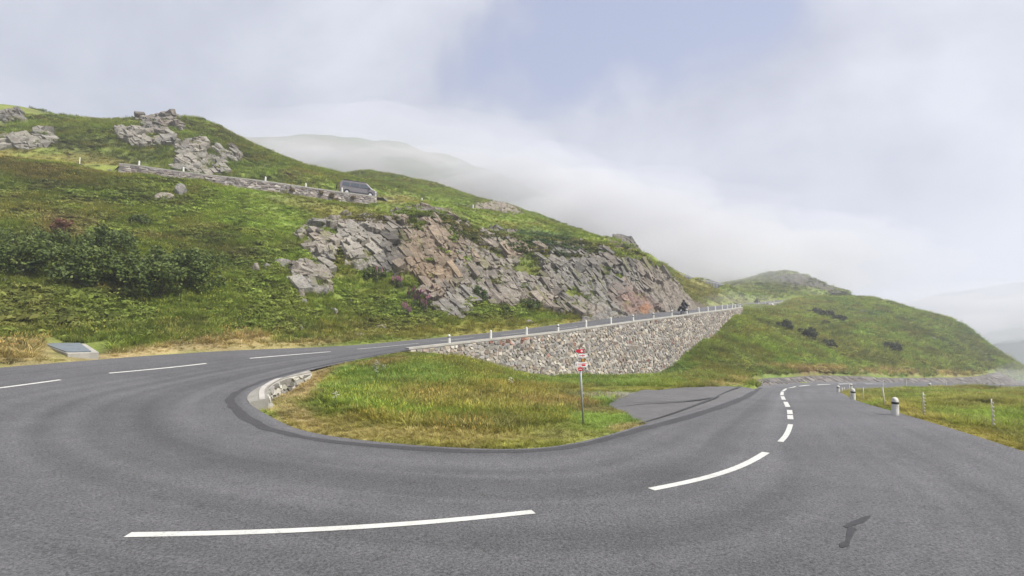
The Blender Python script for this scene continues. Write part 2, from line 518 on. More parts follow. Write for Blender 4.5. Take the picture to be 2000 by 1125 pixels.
NC = 64
def ribbon(NSa, FSa, t0, t1, nc, zf, dz):
    V = []; T = []
    for a, b in zip(NSa, FSa):
        for j in range(nc + 1):
            t = t0 + (t1 - t0) * j / nc
            V.append((a[0] * (1 - t) + b[0] * t, a[1] * (1 - t) + b[1] * t)); T.append(t)
    V = np.array(V); Z = zf(V[:, 0], V[:, 1]) + dz
    n = len(NSa)
    i = np.arange(n - 1)[:, None]; j = np.arange(nc)[None, :]
    q = (i * (nc + 1) + j)
    F = np.stack([q, q + 1, q + nc + 2, q + nc + 1], -1).reshape(-1, 4)
    return np.column_stack([V, Z]), F, np.array(T)
V, F, T = ribbon(NS, FS, 0, 1, NC, zroad, 0.0)
# worn wheel tracks are paler, the strips between them darker, all streaked along the way
run_ = np.repeat(np.concatenate([[0], np.cumsum(np.linalg.norm(np.diff(((NS + FS) / 2)[:, :2], axis=0), axis=1))]), NC + 1)
trk = np.cos((T * 4 - 0.5) * 2 * np.pi)
streak = fbm(T * 26, run_ * .05, 3, 8) - .5
streak2 = fbm(T * 70, run_ * .09, 2, 9) - .5
blotch = fbm(V[:, 0] * .3, V[:, 1] * .3, 4, 5) - .5
shade = 1.0 + .05 * trk + .5 * streak + .22 * streak2 + .26 * blotch - .16 * np.exp(-((T - .22 - .05 * streak2) / .035) ** 2) - .12 * np.exp(-((T - .66) / .03) ** 2) - .10 * np.exp(-((T - .40) / .02) ** 2) + sstep(0.05, 0.0, np.minimum(T, 1 - T)) * 0.18
far_sheen = sstep(26, 40, V[:, 1])
shade = shade + far_sheen * .12 + sstep(3, 14, V[:, 0]) * 0.20 * sstep(60, 20, V[:, 1])  # paler far off and to the right: grazing sheen put into the colour
road = link('road', np_mesh('road', V, F[:, ::-1], True, np.stack([shade, shade, shade * 1.01], 1)), M['asphalt'])
tag(road, kind='structure')

# ------------------------------------------------------------------ ground surfaces
wall_foot = {}
A_pts = [tuple(p - np.array([0, 0, .02])) for i, p in enumerate(N_all) if i < 4 or i >= nU]
kw_px = [(608, 727), (588, 731), (560, 737), (540, 745), (526, 755), (522, 768), (524, 778)]
kw_top = [0.74, .70, .66, .62, .55, .5, .45]
kw = np.array([Pz(u, v, z) for (u, v), z in zip(kw_px, kw_top)])
A_pts += [tuple(p - np.array([0, 0, .02])) for p in NS[nU * 10::5]]
A_pts = [p for p in A_pts if np.hypot(kw[:, 0] - p[0], kw[:, 1] - p[1]).min() > 1.9]
kwn = left_normals(kw); kwn *= np.sign((kwn * (np.array([-5.0, 21.0]) - kw[:, :2])).sum(1))[:, None]
for p, n_, zf_ in zip(kw, kwn, (.58, .25, .0, -.04, -.04, -.02, .05)):
    A_pts.append((p[0] + n_[0] * .35, p[1] + n_[1] * .35, zf_)); A_pts.append((p[0] - n_[0] * .5, p[1] - n_[1] * .5, zf_ - .1))
out_n = -rn
def wall_xy(k):
    k0 = int(np.clip(math.floor(k), 0, 17)); f = k - k0
    a, b = np.array(posts_xy[k0]), np.array(posts_xy[k0 + 1])
    d = (b - a) / np.linalg.norm(b - a)
    return a + (b - a) * f, np.array([d[1], -d[0]])
foot_tab = [(-0.8, 1.22), (-0.3, 0.95), (0.35, 0.36), (1.05, -0.36), (1.7, -1.1), (3.25, -1.74), (5.2, -2.3), (6.6, -2.6), (7.6, -1.9), (8.6, -0.7), (9.6, 0.35), (12.1, 2.1), (15, 3.6), (18.5, 4.9)]
for k, z in foot_tab:
    p_, n_ = wall_xy(k)
    p_ = p_ + n_ * 0.8
    A_pts.append((p_[0], p_[1], z))
A_pts += [P(800, 720, 27), P(800, 760, 22), P(750, 800, 19), P(900, 800, 19.3), P(900, 750, 25), P(940, 728, 31), P(680, 760, 22.5), P(620, 770, 21), P(680, 735, 25.3),
          P(1150, 760, 34), P(1250, 790, 24), Pz(1138, 829, -0.25), P(1400, 757, 37), P(1450, 745, 44), P(1300, 762, 33), P(1150, 790, 24.5), P(1050, 760, 29),
          P(1420, 735, 50), P(1450, 700, 60), P(1500, 722, 62), P(1550, 700, 68), P(1600, 702, 75), P(1700, 702, 88), P(1800, 702, 100), P(1900, 716, 112), P(1960, 735, 119),
          P(1500, 650, 80), P(1600, 650, 95), P(1700, 650, 108), P(1800, 650, 120), P(1880, 680, 128), P(1520, 733, 59.5), P(1550, 733.5, 61.6), P(1600, 733.5, 66), P(1650, 734.5, 70.8), P(1720, 736, 78), P(1800, 738, 88), P(1880, 741, 100),
          P(1500, 617, 104), P(1475, 613, 96), P(1560, 614, 130), P(1600, 600, 145), P(1640, 582, 165), P(1700, 581, 160), P(1750, 592, 158), P(1800, 607, 155), P(1850, 624, 152), P(1900, 651, 148), P(1950, 690, 143), P(2000, 717, 140),
          (170, 190, -20), (190, 150, -40), (220, 220, -45), (150, 108, -26), (132, 180, 0), (160, 250, -30)]
zA0 = TPS(A_pts, 2e-3)
wall_back = [tuple(wall_xy(k)[0] + wall_xy(k)[1] * 0.05) for k in np.arange(18.5, -0.9, -0.5)]
polyA = [tuple(p[:2]) for p in (NS[:38] + np.column_stack([HS * left_normals(NS)[:38] * 1.3, np.zeros(38)]))]
polyA += wall_back
hp = NS[(nU) * 10:]
polyA += [tuple(q) for q in (hp[:, :2] + HS * left_normals(hp) * 0.7)]
polyA += [(150, 108), (200, 140), (220, 220), (160, 250)]
lineN = [tuple(p[:2]) for p in NS]

# hillside
van_edge = [P(-300, 296, 58), P(0, 312, 60), P(120, 318, 61), P(235, 322, 62), P(350, 337, 63), P(500, 354, 65), P(600, 368, 67), P(735, 386, 70), P(830, 397, 74), P(925, 409, 80),
            P(1040, 428, 92), P(1130, 460, 104), P(1220, 500, 115), P(1310, 537, 128), P(1370, 555, 143), P(1430, 566, 166), P(1462, 571, 190)]
VE = catmull(van_edge, 8)
vn = left_normals(VE)
VF = VE.copy(); VF[:, :2] += vn * 5.6
B_pts = [tuple(p) for p in FS[:(nU + 4) * 10 + 1:5]] + [(-22.5, 15, 1.35)]
B_pts += [tuple(p) for p in VE[::4]] + [tuple(p + np.array([0, 0, .05])) for p in VF[::4]]
B_pts += [P(95, 681, 26.8), P(115, 690, 25.2), P(70, 690, 25.0), P(150, 672, 29), P(0, 685, 23.0), P(0, 640, 26), P(0, 560, 31.5), P(0, 440, 42), P(0, 370, 51), P(-300, 420, 42), P(-300, 560, 30), P(-200, 650, 24),
          P(150, 690, 26), P(250, 655, 29), P(250, 575, 34.5), P(250, 470, 43), P(250, 400, 51), P(120, 520, 36), P(120, 440, 44),
          P(450, 640, 33.5), P(450, 600, 36), P(450, 540, 41), P(450, 450, 49), P(480, 400, 57), P(350, 610, 33), P(350, 520, 40),
          P(600, 648, 37.5), P(600, 560, 43), P(600, 490, 49), P(600, 440, 54), P(600, 410, 60),
          P(700, 645, 42.5), P(700, 590, 46.5), P(700, 540, 49.5), P(700, 445, 55.5), P(700, 425, 60), P(760, 540, 51), P(770, 440, 57), P(780, 590, 48.5),
          P(850, 640, 46.5), P(850, 600, 49.5), P(850, 432, 58), P(860, 420, 62), P(930, 600, 52), P(930, 478, 60), P(930, 445, 66), P(930, 632, 49.5),
          P(1000, 628, 52.5), P(1000, 603, 55.5), P(1000, 490, 62), P(1000, 455, 70), P(1100, 620, 57.5), P(1100, 603, 60), P(1100, 492, 66), P(1100, 465, 73),
          P(1200, 617, 63), P(1200, 606, 64.5), P(1200, 500, 70), P(1180, 470, 79), P(1260, 612, 69), P(1262, 520, 74), P(1262, 505, 80), P(1320, 606, 76), P(1320, 562, 79), P(1345, 582, 84),
          P(1300, 556, 92), P(1318, 552, 112), P(1345, 576, 100), P(1372, 570, 126), P(1385, 586, 113), P(1270, 520, 104),
          P(0, 285, 69), P(0, 207, 86), P(100, 226, 86), P(170, 236, 86), P(250, 232, 88), P(150, 285, 73), P(285, 233, 88), P(375, 227, 92), P(430, 248, 93), P(330, 290, 76), P(400, 300, 77), P(480, 277, 95), P(480, 315, 79), P(560, 311, 95), P(560, 335, 80), P(640, 336, 96), P(640, 350, 83), P(-300, 190, 88), P(-300, 270, 68),
          P(700, 338, 128), P(760, 343, 130), P(850, 362, 132), P(900, 380, 133), P(960, 397, 134), P(1040, 419, 136), P(760, 365, 100), P(850, 385, 104),
          P(1140, 447, 118), P(1200, 456, 118), P(1230, 463, 119), P(1262, 491, 126), P(1310, 525, 141), P(1380, 545, 165),
          P(1450, 556, 205), P(1485, 553, 207), P(1522, 549, 213), P(1550, 538, 216), P(1575, 542, 220), P(1600, 552, 222), P(1655, 578, 232), P(1520, 571, 185), P(1600, 574, 207),
          (-40, 120, 34), (-90, 130, 30), (20, 180, 18), (60, 240, 8), (-20, 200, 20), (-120, 200, 20), (200, 260, -10), (150, 280, -5), (-110, 60, 30), (-90, 25, 12), (-60, 12, 6), (0, 300, 0)]
zB0 = TPS(B_pts, 4e-3)
lineF = [tuple(p[:2]) for p in FS[:(nU + 6) * 10:2]]
lineVE = [tuple(p[:2]) for p in VE[::2]]
lineVF = [tuple(p[:2]) for p in VF[::2]]
VMID = (VE + VF) / 2
lineVM = [tuple(p[:2]) for p in VMID[::2]]
polyVan = [tuple(p[:2]) for p in VE] + [tuple(p[:2]) for p in VF[::-1]]

def zA(X, Y):
    X = np.asarray(X, float); Y = np.asarray(Y, float)
    z = zA0(X, Y)
    d = dist_line(X, Y, lineN)
    am = sstep(0.4, 4.0, d)
    z = z - np.where((Y > 50) & (X > 24), .35 * sstep(0, .3, d) * sstep(1.75, 1.25, d), 0)
    z = z + am * ((fbm(X * .35, Y * .35, 4, 11) - .5) * 0.5 + sstep(45, 90, Y) * (fbm(X * .075, Y * .075, 5, 12) - .5) * 5.5 * sstep(3, 28, d))
    return z
VT = 34   # the van road is walled over its first part
wall_v = resample(VE[int(3 * 8):int(7 * 8) + 1], 0.5)[0]
lineWV = [tuple(p[:2]) for p in wall_v[::2]]
def zB(X, Y):
    X = np.asarray(X, float); Y = np.asarray(Y, float)
    z = zB0(X, Y)
    d = dist_line(X, Y, lineF)
    dv = dist_line(X, Y, lineVM)
    am = sstep(0.8, 6.0, d) * sstep(3.2, 7.0, dv)
    z = z + am * ((fbm(X * .3, Y * .3, 4, 21) - .5) * 0.9 + (fbm(X * .08, Y * .08, 3, 22) - .5) * 2.2 * sstep(5, 18, d))
    # the ground falls away in front of the stone wall of the higher road
    dw = dist_line(X, Y, lineWV)
    front = ~in_poly(X, Y, polyVan)
    behind = dist_line(X, Y, lineVF) < dist_line(X, Y, lineVE)
    z = z - np.where(front & ~behind, 1.35 * (1 - sstep(0.0, 6.0, dw)) * sstep(-1, 0.3, dw + 0), 0)
    return z

C_pts = [tuple(p - np.array([0, 0, .02])) for p in F_all[nU + 8:]] + [tuple(p - np.array([0, 0, .02])) for p in FS[(nU + 9) * 10::6]]
C_pts += [P(1900, 800, 27), P(2000, 800, 27), P(2000, 780, 36), P(1900, 775, 42), P(1800, 775, 38), P(2000, 765, 60), P(1760, 768, 46), (40, 20, -3.2), (62, 30, -6), (95, 60, -10), (30, 4, -1.2), (20, 0, .3), (90, 20, -12), (140, 90, -18), (70, -20, -6), (14, -6, .5), (24, 12, -1.0), (80, 74, -8.6)]
zC0 = TPS(C_pts, 2e-3)
lineR = [tuple(p[:2]) for p in FS[(nU + 7) * 10:]]
def zC(X, Y):
    z = zC0(X, Y)
    am = sstep(0.3, 3.5, dist_line(X, Y, lineR))
    return z + am * ((fbm(np.asarray(X) * .4, np.asarray(Y) * .4, 4, 31) - .5) * 0.55)

class Cached:
    """height field sampled once on nested grids, read back bilinearly"""
    def __init__(self, fn, boxes):
        self.g = []
        for x0, x1, y0, y1, st in boxes:
            xs = np.arange(x0, x1 + st, st); ys = np.arange(y0, y1 + st, st)
            X, Y = np.meshgrid(xs, ys)
            self.g.append((x0, xs[-1], y0, ys[-1], st, fn(X, Y)))
    def __call__(self, X, Y):
        X = np.asarray(X, float); Y = np.asarray(Y, float)
        out = np.full(X.shape, np.nan)
        for x0, x1, y0, y1, st, Z in self.g:
            last = (x0, x1, y0, y1, st) == self.g[-1][:5]
            m = np.isnan(out)
            if not last: m &= (X > x0) & (X < x1 - st) & (Y > y0) & (Y < y1 - st)
            if not m.any(): continue
            fx = np.clip((X[m] - x0) / st, 0, Z.shape[1] - 1.001); fy = np.clip((Y[m] - y0) / st, 0, Z.shape[0] - 1.001)
            i = fx.astype(int); j = fy.astype(int); fx = fx - i; fy = fy - j
            out[m] = (Z[j, i] * (1 - fx) + Z[j, i + 1] * fx) * (1 - fy) + (Z[j + 1, i] * (1 - fx) + Z[j + 1, i + 1] * fx) * fy
        return out
zB = Cached(zB, [(-82, 68, 10, 134, 0.45), (-152, 212, 8, 292, 1.5)])
zA = Cached(zA, [(-15, 42, 10, 74, 0.3), (-15, 224, 10, 254, 1.2)])
zC = Cached(zC, [(2, 162, -32, 128, 0.5)])

# ------------------------------------------------------------------ colour of the vegetation (albedo)
C_ = {k: np.array(v) for k, v in dict(
    green=(0.215, 0.268, 0.060), mid=(0.172, 0.215, 0.054), lush=(0.175, 0.255, 0.068), yellow=(0.300, 0.262, 0.080), straw=(0.410, 0.315, 0.165),
    heath=(0.068, 0.080, 0.036), brown=(0.140, 0.108, 0.066), russet=(0.225, 0.150, 0.092), gravel=(0.330, 0.310, 0.285), juniper=(0.075, 0.123, 0.065), bright=(0.245, 0.330, 0.072), olive=(0.215, 0.215, 0.068)).items()}
def ell(u, v, cu, cv, ru, rv, rot=0.0, soft=0.5, nz=None):
    a = math.radians(rot); du, dv = u - cu, v - cv
    x = (du * math.cos(a) + dv * math.sin(a)) / ru; y = (-du * math.sin(a) + dv * math.cos(a)) / rv
    r = np.sqrt(x * x + y * y)
    if nz is not None: r = r + (nz - .5) * 1.1
    return sstep(1 + soft / 2, 1 - soft / 2, r)
ZB = [  # patches of one kind of growth on the hillside: where they were surveyed
    (90, 308, 170, 26, 8, 'yellow', .9), (60, 420, 90, 24, 5, 'olive', .7), (180, 370, 150, 28, 12, 'heath', .5), (120, 345, 140, 14, 10, 'brown', .35), (130, 440, 60, 26, 0, 'russet', .5), (60, 330, 70, 18, 5, 'brown', .6),
    (330, 400, 160, 30, 12, 'green', .6), (520, 440, 120, 60, 20, 'bright', .75), (420, 490, 90, 40, 10, 'heath', .35), (620, 400, 80, 18, 10, 'olive', .7), (680, 420, 70, 20, 8, 'yellow', .35),
    (880, 405, 180, 16, 8, 'bright', .7), (1000, 440, 200, 22, 9, 'green', .8), (760, 440, 70, 14, 8, 'brown', .8), (850, 435, 60, 16, 10, 'heath', .8), (960, 470, 90, 20, 15, 'heath', .75), (1090, 475, 110, 24, 10, 'juniper', .9), (1190, 480, 70, 22, 22, 'green', .6),
    (560, 600, 160, 30, 5, 'green', .6), (800, 590, 120, 50, 20, 'bright', .5), (950, 610, 130, 30, 15, 'green', .6), (720, 640, 200, 14, -4, 'yellow', .35), (980, 640, 200, 9, -4, 'yellow', .8), (1250, 618, 120, 7, -8, 'yellow', .6),
    (620, 668, 260, 9, -5, 'olive', .6), (300, 685, 230, 14, -7, 'straw', .9), (30, 690, 90, 26, 0, 'straw', .75), (560, 674, 160, 7, -5, 'straw', .6), (40, 610, 130, 60, 0, 'olive', .55), (170, 590, 110, 30, 15, 'green', .4), (190, 555, 90, 18, 12, 'russet', .4), (250, 655, 110, 16, 0, 'mid', .7),
    (480, 515, 50, 24, 10, 'heath', .6), (470, 560, 80, 40, 0, 'green', .5), (560, 320, 60, 30, 20, 'mid', .5), (590, 345, 40, 12, 10, 'russet', .6), (850, 370, 200, 28, 8, 'mid', .6), (760, 390, 60, 8, 5, 'straw', .5),
    (1370, 565, 60, 18, 25, 'yellow', .75), (1400, 590, 60, 14, 5, 'olive', .8), (1500, 570, 120, 14, 0, 'mid', .5), (1560, 552, 60, 14, 0, 'heath', .6), (100, 260, 160, 40, 5, 'mid', .5), (200, 290, 150, 30, 5, 'heath', .5), (450, 300, 90, 30, 25, 'heath', .45)]
ZA = [(760, 845, 300, 26, 5, 'yellow', .85), (900, 850, 260, 14, 0, 'straw', .35), (600, 745, 55, 30, -35, 'straw', .95), (560, 800, 70, 22, 25, 'straw', .7), (680, 700, 90, 12, -15, 'straw', .8),
      (800, 730, 130, 26, 0, 'lush', .75), (760, 705, 60, 12, -10, 'russet', .6), (920, 715, 80, 22, 25, 'olive', .5), (740, 790, 90, 18, 12, 'bright', .85), (950, 790, 200, 18, 2, 'straw', .3), (1000, 830, 180, 12, 0, 'olive', .7), (1090, 795, 90, 10, 3, 'russet', .4), (1180, 802, 60, 8, 5, 'russet', .35),
      (1180, 820, 60, 14, 0, 'bright', .6), (1230, 834, 50, 7, -8, 'straw', .7), (1150, 748, 190, 10, 0, 'lush', .8), (1000, 765, 150, 10, 0, 'yellow', .6), (1230, 775, 110, 9, 0, 'gravel', .75), (1250, 760, 160, 5, 0, 'yellow', .6), (1430, 747, 60, 6, -8, 'straw', .8),
      (1450, 690, 90, 50, -30, 'olive', .5), (1400, 720, 80, 20, 0, 'mid', .5), (1530, 680, 60, 30, 30, 'bright', .7), (1560, 640, 110, 30, 15, 'olive', .6), (1600, 600, 90, 14, 10, 'yellow', .45), (1700, 640, 120, 40, 20, 'lush', .5), (1750, 690, 200, 25, 5, 'olive', .6), (1850, 660, 100, 30, 40, 'mid', .6), (1700, 724, 250, 6, 2, 'straw', .85), (1570, 728, 80, 6, 0, 'russet', .6), (1810, 655, 70, 14, 25, 'heath', .6), (1920, 690, 60, 20, 45, 'heath', .4)]
ZC = [(1900, 815, 160, 18, 14, 'green', .5), (1800, 785, 150, 12, 5, 'mid', .5), (1900, 790, 140, 14, 0, 'yellow', .45), (1850, 830, 140, 7, 19, 'yellow', .9), (1960, 862, 90, 8, 22, 'yellow', .9), (1930, 820, 90, 20, 0, 'bright', .5), (1700, 772, 60, 8, 10, 'olive', .5), (1660, 775, 40, 8, 10, 'yellow', .6)]
def vegcol(X, Y, Z, zones, base=('mid', 'green', 'olive'), seed=50):
    u, v, d = proj(X, Y, Z)
    a = fbm(X * .13, Y * .13, 4, seed); b = fbm(X * .5 + 3, Y * .5, 4, seed + 7)
    c = C_[base[0]] * np.ones(X.shape + (3,))
    c = c + (C_[base[1]] - c) * sstep(.42, .6, a)[..., None]
    c = c + (C_[base[2]] - c) * (sstep(.5, .68, b) * .8)[..., None]
    nz = fbm(X * .45 + 9, Y * .45, 4, seed + 3)
    for cu, cv, ru, rv, rot, name, st in zones:
        m = ell(u, v, cu, cv, ru, rv, rot, .7, nz) * st
        m = np.where(d > 1, m, 0)
        c = c + (C_[name] - c) * m[..., None]
    e = fbm(X * .9, Y * .9, 3, seed + 13)
    far_ = sstep(35, 60, d)
    s1 = fbm(X * .22 + Z * .15, Z * .9 + Y * .12, 4, seed + 31); s2 = fbm(X * .3 + 7, Z * 1.3 + Y * .15, 4, seed + 37); s3 = fbm(X * .16 - 5, Y * .16 + Z * .3, 4, seed + 41)
    c = c + (C_['heath'] - c) * (sstep(.56, .68, s1) * .45 * far_)[..., None]
    c = c + (C_['yellow'] * .8 - c) * (sstep(.55, .68, s2) * .55 * far_)[..., None]
    c = c + (C_['bright'] - c) * (sstep(.56, .68, s3) * .5 * far_)[..., None]
    c = c + (C_['heath'] - c) * (sstep(.60, .72, e) * .35)[..., None]
    c = c + (C_['brown'] - c) * (sstep(.62, .75, fbm(X * .7, Y * .7, 3, seed + 21)) * .25)[..., None]
    return c

# where bare rock shows (surveyed), shared by the rock itself, the soil and the plants
CLIFF1_IN = [(690, 495, 95, 52, 20), (640, 475, 50, 26, 0), (735, 470, 60, 40, 10), (840, 495, 85, 75, 25), (860, 560, 65, 40, 40), (800, 450, 60, 26, 0), (900, 580, 25, 40, 20), (610, 540, 40, 30, 30)]
CLIFF1_EX = [(730, 560, 90, 36, 10), (775, 585, 60, 40, 0), (600, 510, 26, 10, 20), (655, 520, 12, 30, 20), (640, 455, 40, 9, 10), (905, 520, 10, 26, 20)]
CLIFF2_IN = [(960, 535, 75, 75, 30), (1060, 555, 110, 62, 8), (1160, 555, 120, 62, 14), (1245, 570, 90, 50, 28), (1310, 588, 60, 34, 30), (1350, 600, 34, 18, 30), (1130, 600, 150, 30, 5)]
CLIFF2_EX = [(960, 625, 75, 34, 20), (1020, 605, 40, 18, 0), (1110, 572, 34, 9, 5), (1085, 620, 70, 12, 0), (1030, 525, 30, 22, 30), (1080, 502, 60, 7, 5), (1150, 575, 20, 6, 10), (1215, 545, 26, 6, 25), (960, 495, 30, 8, 20)]
ROCKDEF = {'cliff1': (CLIFF1_IN, CLIFF1_EX), 'cliff2': (CLIFF2_IN, CLIFF2_EX),
           'knob': ([(318, 250, 40, 24, 12), (303, 238, 20, 11, 0), (262, 268, 34, 12, 10), (300, 276, 40, 9, 5)], [(300, 268, 26, 5, 0), (345, 262, 18, 8, 30)]),
           'slope': ([(400, 310, 48, 26, 25), (385, 326, 42, 14, 10), (450, 300, 24, 12, 30), (385, 286, 30, 9, 15)], [(430, 282, 40, 8, 20), (415, 300, 14, 6, 20)]),
           'slab': ([(40, 280, 46, 11, 5), (85, 273, 22, 11, 0)], [(62, 268, 8, 8, 0)]), 'lump': ([(20, 230, 22, 10, 0)], []), 'crag': ([(1215, 466, 30, 18, 20), (1240, 482, 20, 14, 35)], []),
           'far': ([(1552, 546, 34, 10, 5), (1605, 556, 30, 9, 12)], []), 'cut': ([(985, 408, 34, 8, 12), (940, 404, 22, 5, 5)], [])}
def rock_noise(X, Y, Z): return fbm(X * .55, Y * .55 + Z * .35, 4, 110)
def rock_mask(key, u, v, nz):
    inc, exc = ROCKDEF[key]
    q = np.zeros_like(u)
    for e in inc: q = np.maximum(q, ell(u, v, e[0], e[1], e[2], e[3], e[4], .5, nz * .8 + .1))
    for e in exc: q = q * (1 - ell(u, v, e[0], e[1], e[2], e[3], e[4], .5, nz))
    return q
def rock_cover(u, v, nz):
    m = np.zeros_like(u)
    for key in ROCKDEF: m = np.maximum(m, rock_mask(key, u, v, nz))
    return m
def soil(V, col):
    u, v, d = proj(V[:, 0], V[:, 1], V[:, 2])
    m = sstep(.15, .45, rock_cover(u, v, rock_noise(V[:, 0], V[:, 1], V[:, 2])))
    return col + (np.array((.10, .085, .06)) - col) * m[:, None]
def patch(name, x0, x1, y0, y1, step, zf, poly, zones, base, seed, hole=None, extra=None, dz=0.0):
    xs = np.arange(x0, x1 + step, step); ys = np.arange(y0, y1 + step, step)
    X, Y = np.meshgrid(xs, ys)
    m = in_poly(X, Y, poly)
    if hole is not None: m &= ~hole(X, Y)
    Z = np.zeros_like(X)
    grow = m.copy()
    grow[1:] |= m[:-1]; grow[:-1] |= m[1:]; g2 = grow.copy(); grow[:, 1:] |= g2[:, :-1]; grow[:, :-1] |= g2[:, 1:]
    Z[grow] = zf(X[grow], Y[grow]) + dz
    under = grow & in_poly(X, Y, polyR)          # runs on beneath the road bed
    if under.any(): Z[under] = zroad(X[under], Y[under]) - 0.10
    ok = m[:-1, :-1] & m[1:, :-1] & m[:-1, 1:] & m[1:, 1:]
    idx = np.arange(X.size).reshape(X.shape)
    F = np.stack([idx[:-1, :-1], idx[:-1, 1:], idx[1:, 1:], idx[1:, :-1]], -1)[ok]
    used = np.unique(F); rem = np.full(X.size, -1); rem[used] = np.arange(len(used))
    V = np.column_stack([X.ravel(), Y.ravel(), Z.ravel()])[used]
    col = vegcol(V[:, 0], V[:, 1], V[:, 2], zones, base, seed) * 0.8
    if extra is not None: col = extra(V, col)
    me = np_mesh(name, V, rem[F], True, col)
    o = link(name, me, M['ground']); tag(o, kind='structure')
    return o

polyB = [tuple(p[:2]) for p in (FS[:(nU + 5) * 10, :2] + HS * -left_normals(FS)[:(nU + 5) * 10] * 1.4)] + [(-23.5, 14), (-60, 10), (-140, 20), (-150, 150), (-130, 260), (60, 290), (200, 270)]
patch('hillside', -80, 66, 12, 132, 0.45, zB, polyB, ZB, ('mid', 'green', 'olive'), 50, extra=soil)
patch('hillside', -150, 210, 10, 290, 1.4, zB, polyB, ZB, ('mid', 'green', 'olive'), 50, hole=lambda X, Y: in_poly(X, Y, [(-78, 13), (64, 13), (64, 130), (-78, 130)]), extra=soil, dz=-0.05)
patch('meadow', -13, 40, 12, 72, 0.3, zA, polyA, ZA, ('green', 'lush', 'olive'), 60)
patch('meadow', 10, 222, 40, 252, 1.0, zA, polyA, ZA, ('green', 'lush', 'olive'), 60, hole=lambda X, Y: in_poly(X, Y, [(0, 0), (39, 0), (39, 71), (0, 71)]), dz=-0.04)
polyC = [(float(p[0] - HS * n[0] * .8), float(p[1] - HS * n[1] * .8)) for p, n in zip(FS[(nU + 7) * 10:], left_normals(FS)[(nU + 7) * 10:])] + [(150, 125), (160, 80), (110, -30), (6, -30), (4, -2)]
patch('field', 4, 160, -30, 126, 0.5, zC, polyC, ZC, ('olive', 'green', 'yellow'), 70)
# the outer verge, under and behind the viewpoint
D_pts = [tuple(p - np.array([0, 0, .02])) for p in F_all[nU + 3:nU + 10]] + [(-40, 20, 5), (-35, 0, 4), (-20, -15, 3), (0, -8, 1.2), (0, -30, 3), (15, -6, .5), (15, -30, 1), (-60, -30, 8)]
zD = TPS(D_pts, 2e-3)
polyD = [(float(p[0] - HS * n[0] * .9), float(p[1] - HS * n[1] * .9)) for p, n in zip(FS[(nU + 4) * 10:(nU + 8) * 10 + 1], left_normals(FS)[(nU + 4) * 10:(nU + 8) * 10 + 1])] + [(6, -30), (-60, -30), (-60, 12), (-24, 14)]
patch('verge', -60, 8, -30, 22, 0.6, zD, polyD, [], ('olive', 'green', 'yellow'), 80)
# the valley far below and the hills beyond
def big_patch(name, pts, x0, x1, y0, y1, step, base, amp, fs, seed, reg=1e-3):
    zf = TPS(pts, reg, 200.0)
    xs = np.arange(x0, x1 + step, step); ys = np.arange(y0, y1 + step, step)
    X, Y = np.meshgrid(xs, ys)
    Z = zf(X, Y) + (fbm(X * fs, Y * fs, 5, seed) - .5) * amp
    idx = np.arange(X.size).reshape(X.shape)
    F = np.stack([idx[:-1, :-1], idx[:-1, 1:], idx[1:, 1:], idx[1:, :-1]], -1).reshape(-1, 4)
    V = np.column_stack([X.ravel(), Y.ravel(), Z.ravel()])
    a = fbm(V[:, 0] * fs * 2, V[:, 1] * fs * 2, 4, seed + 5)
    col = np.array(base[0]) + (np.array(base[1]) - np.array(base[0])) * sstep(.4, .62, a)[:, None]
    o = link(name, np_mesh(name, V, F, True, col), M['ground']); tag(o, kind='structure')
    return o
vs = [(-3000, -3000), (3000, -3000), (3000, 5000), (-3000, 5000), (0, 0), (0, 2000)]
big_patch('ground', [(x, y, -130) for x, y in vs], -6000, 6000, -3000, 6000, 200, ((.06, .08, .04), (.08, .09, .05)), 10, .004, 90)
hp_ = []
for u, v in [(-300, 285), (0, 280), (250, 272), (470, 266), (600, 264), (700, 272), (790, 279), (830, 301), (940, 331), (1000, 362), (1100, 405), (1160, 445), (1250, 485), (1400, 535), (1500, 565), (1600, 600)]:
    x, y, z = P(u, v, 400)
    hp_.append((x, y, z)); hp_.append((x * 1.35, y + 200, z * .75)); hp_.append((x * .72, 290, 3.5 + (z - 3.5) * .5)); hp_.append((x * .55, 225, -25 + (z - 3.5) * .15))
big_patch('far_hill', hp_, -600, 330, 215, 620, 3, ((.07, .095, .045), (.16, .15, .125)), 15, .022, 95)
mp_ = []
for u, v in [(1550, 640), (1700, 628), (1800, 605), (1860, 590), (1930, 583), (2010, 565), (2150, 550), (2400, 545)]:
    x, y, z = P(u, v, 1500); mp_ += [(x, y, z), (x * 1.3, y + 600, z * .8), (x * .8, 1000, -90 + (z + 90) * .25)]
big_patch('far_mountain', mp_, 600, 3200, 950, 2200, 25, ((.06, .08, .05), (.09, .09, .07)), 60, .004, 97)
mp_ = []
for u, v in [(1780, 760), (1850, 715), (1900, 672), (1950, 652), (2020, 640), (2200, 600)]:
    x, y, z = P(u, v, 750); mp_ += [(x, y, z), (x * 1.25, y + 250, z - 20), (x * .85, 560, -100 + (z + 100) * .3)]
big_patch('far_ridge', mp_, 420, 1300, 520, 1050, 12, ((.04, .06, .035), (.06, .07, .045)), 25, .01, 99)
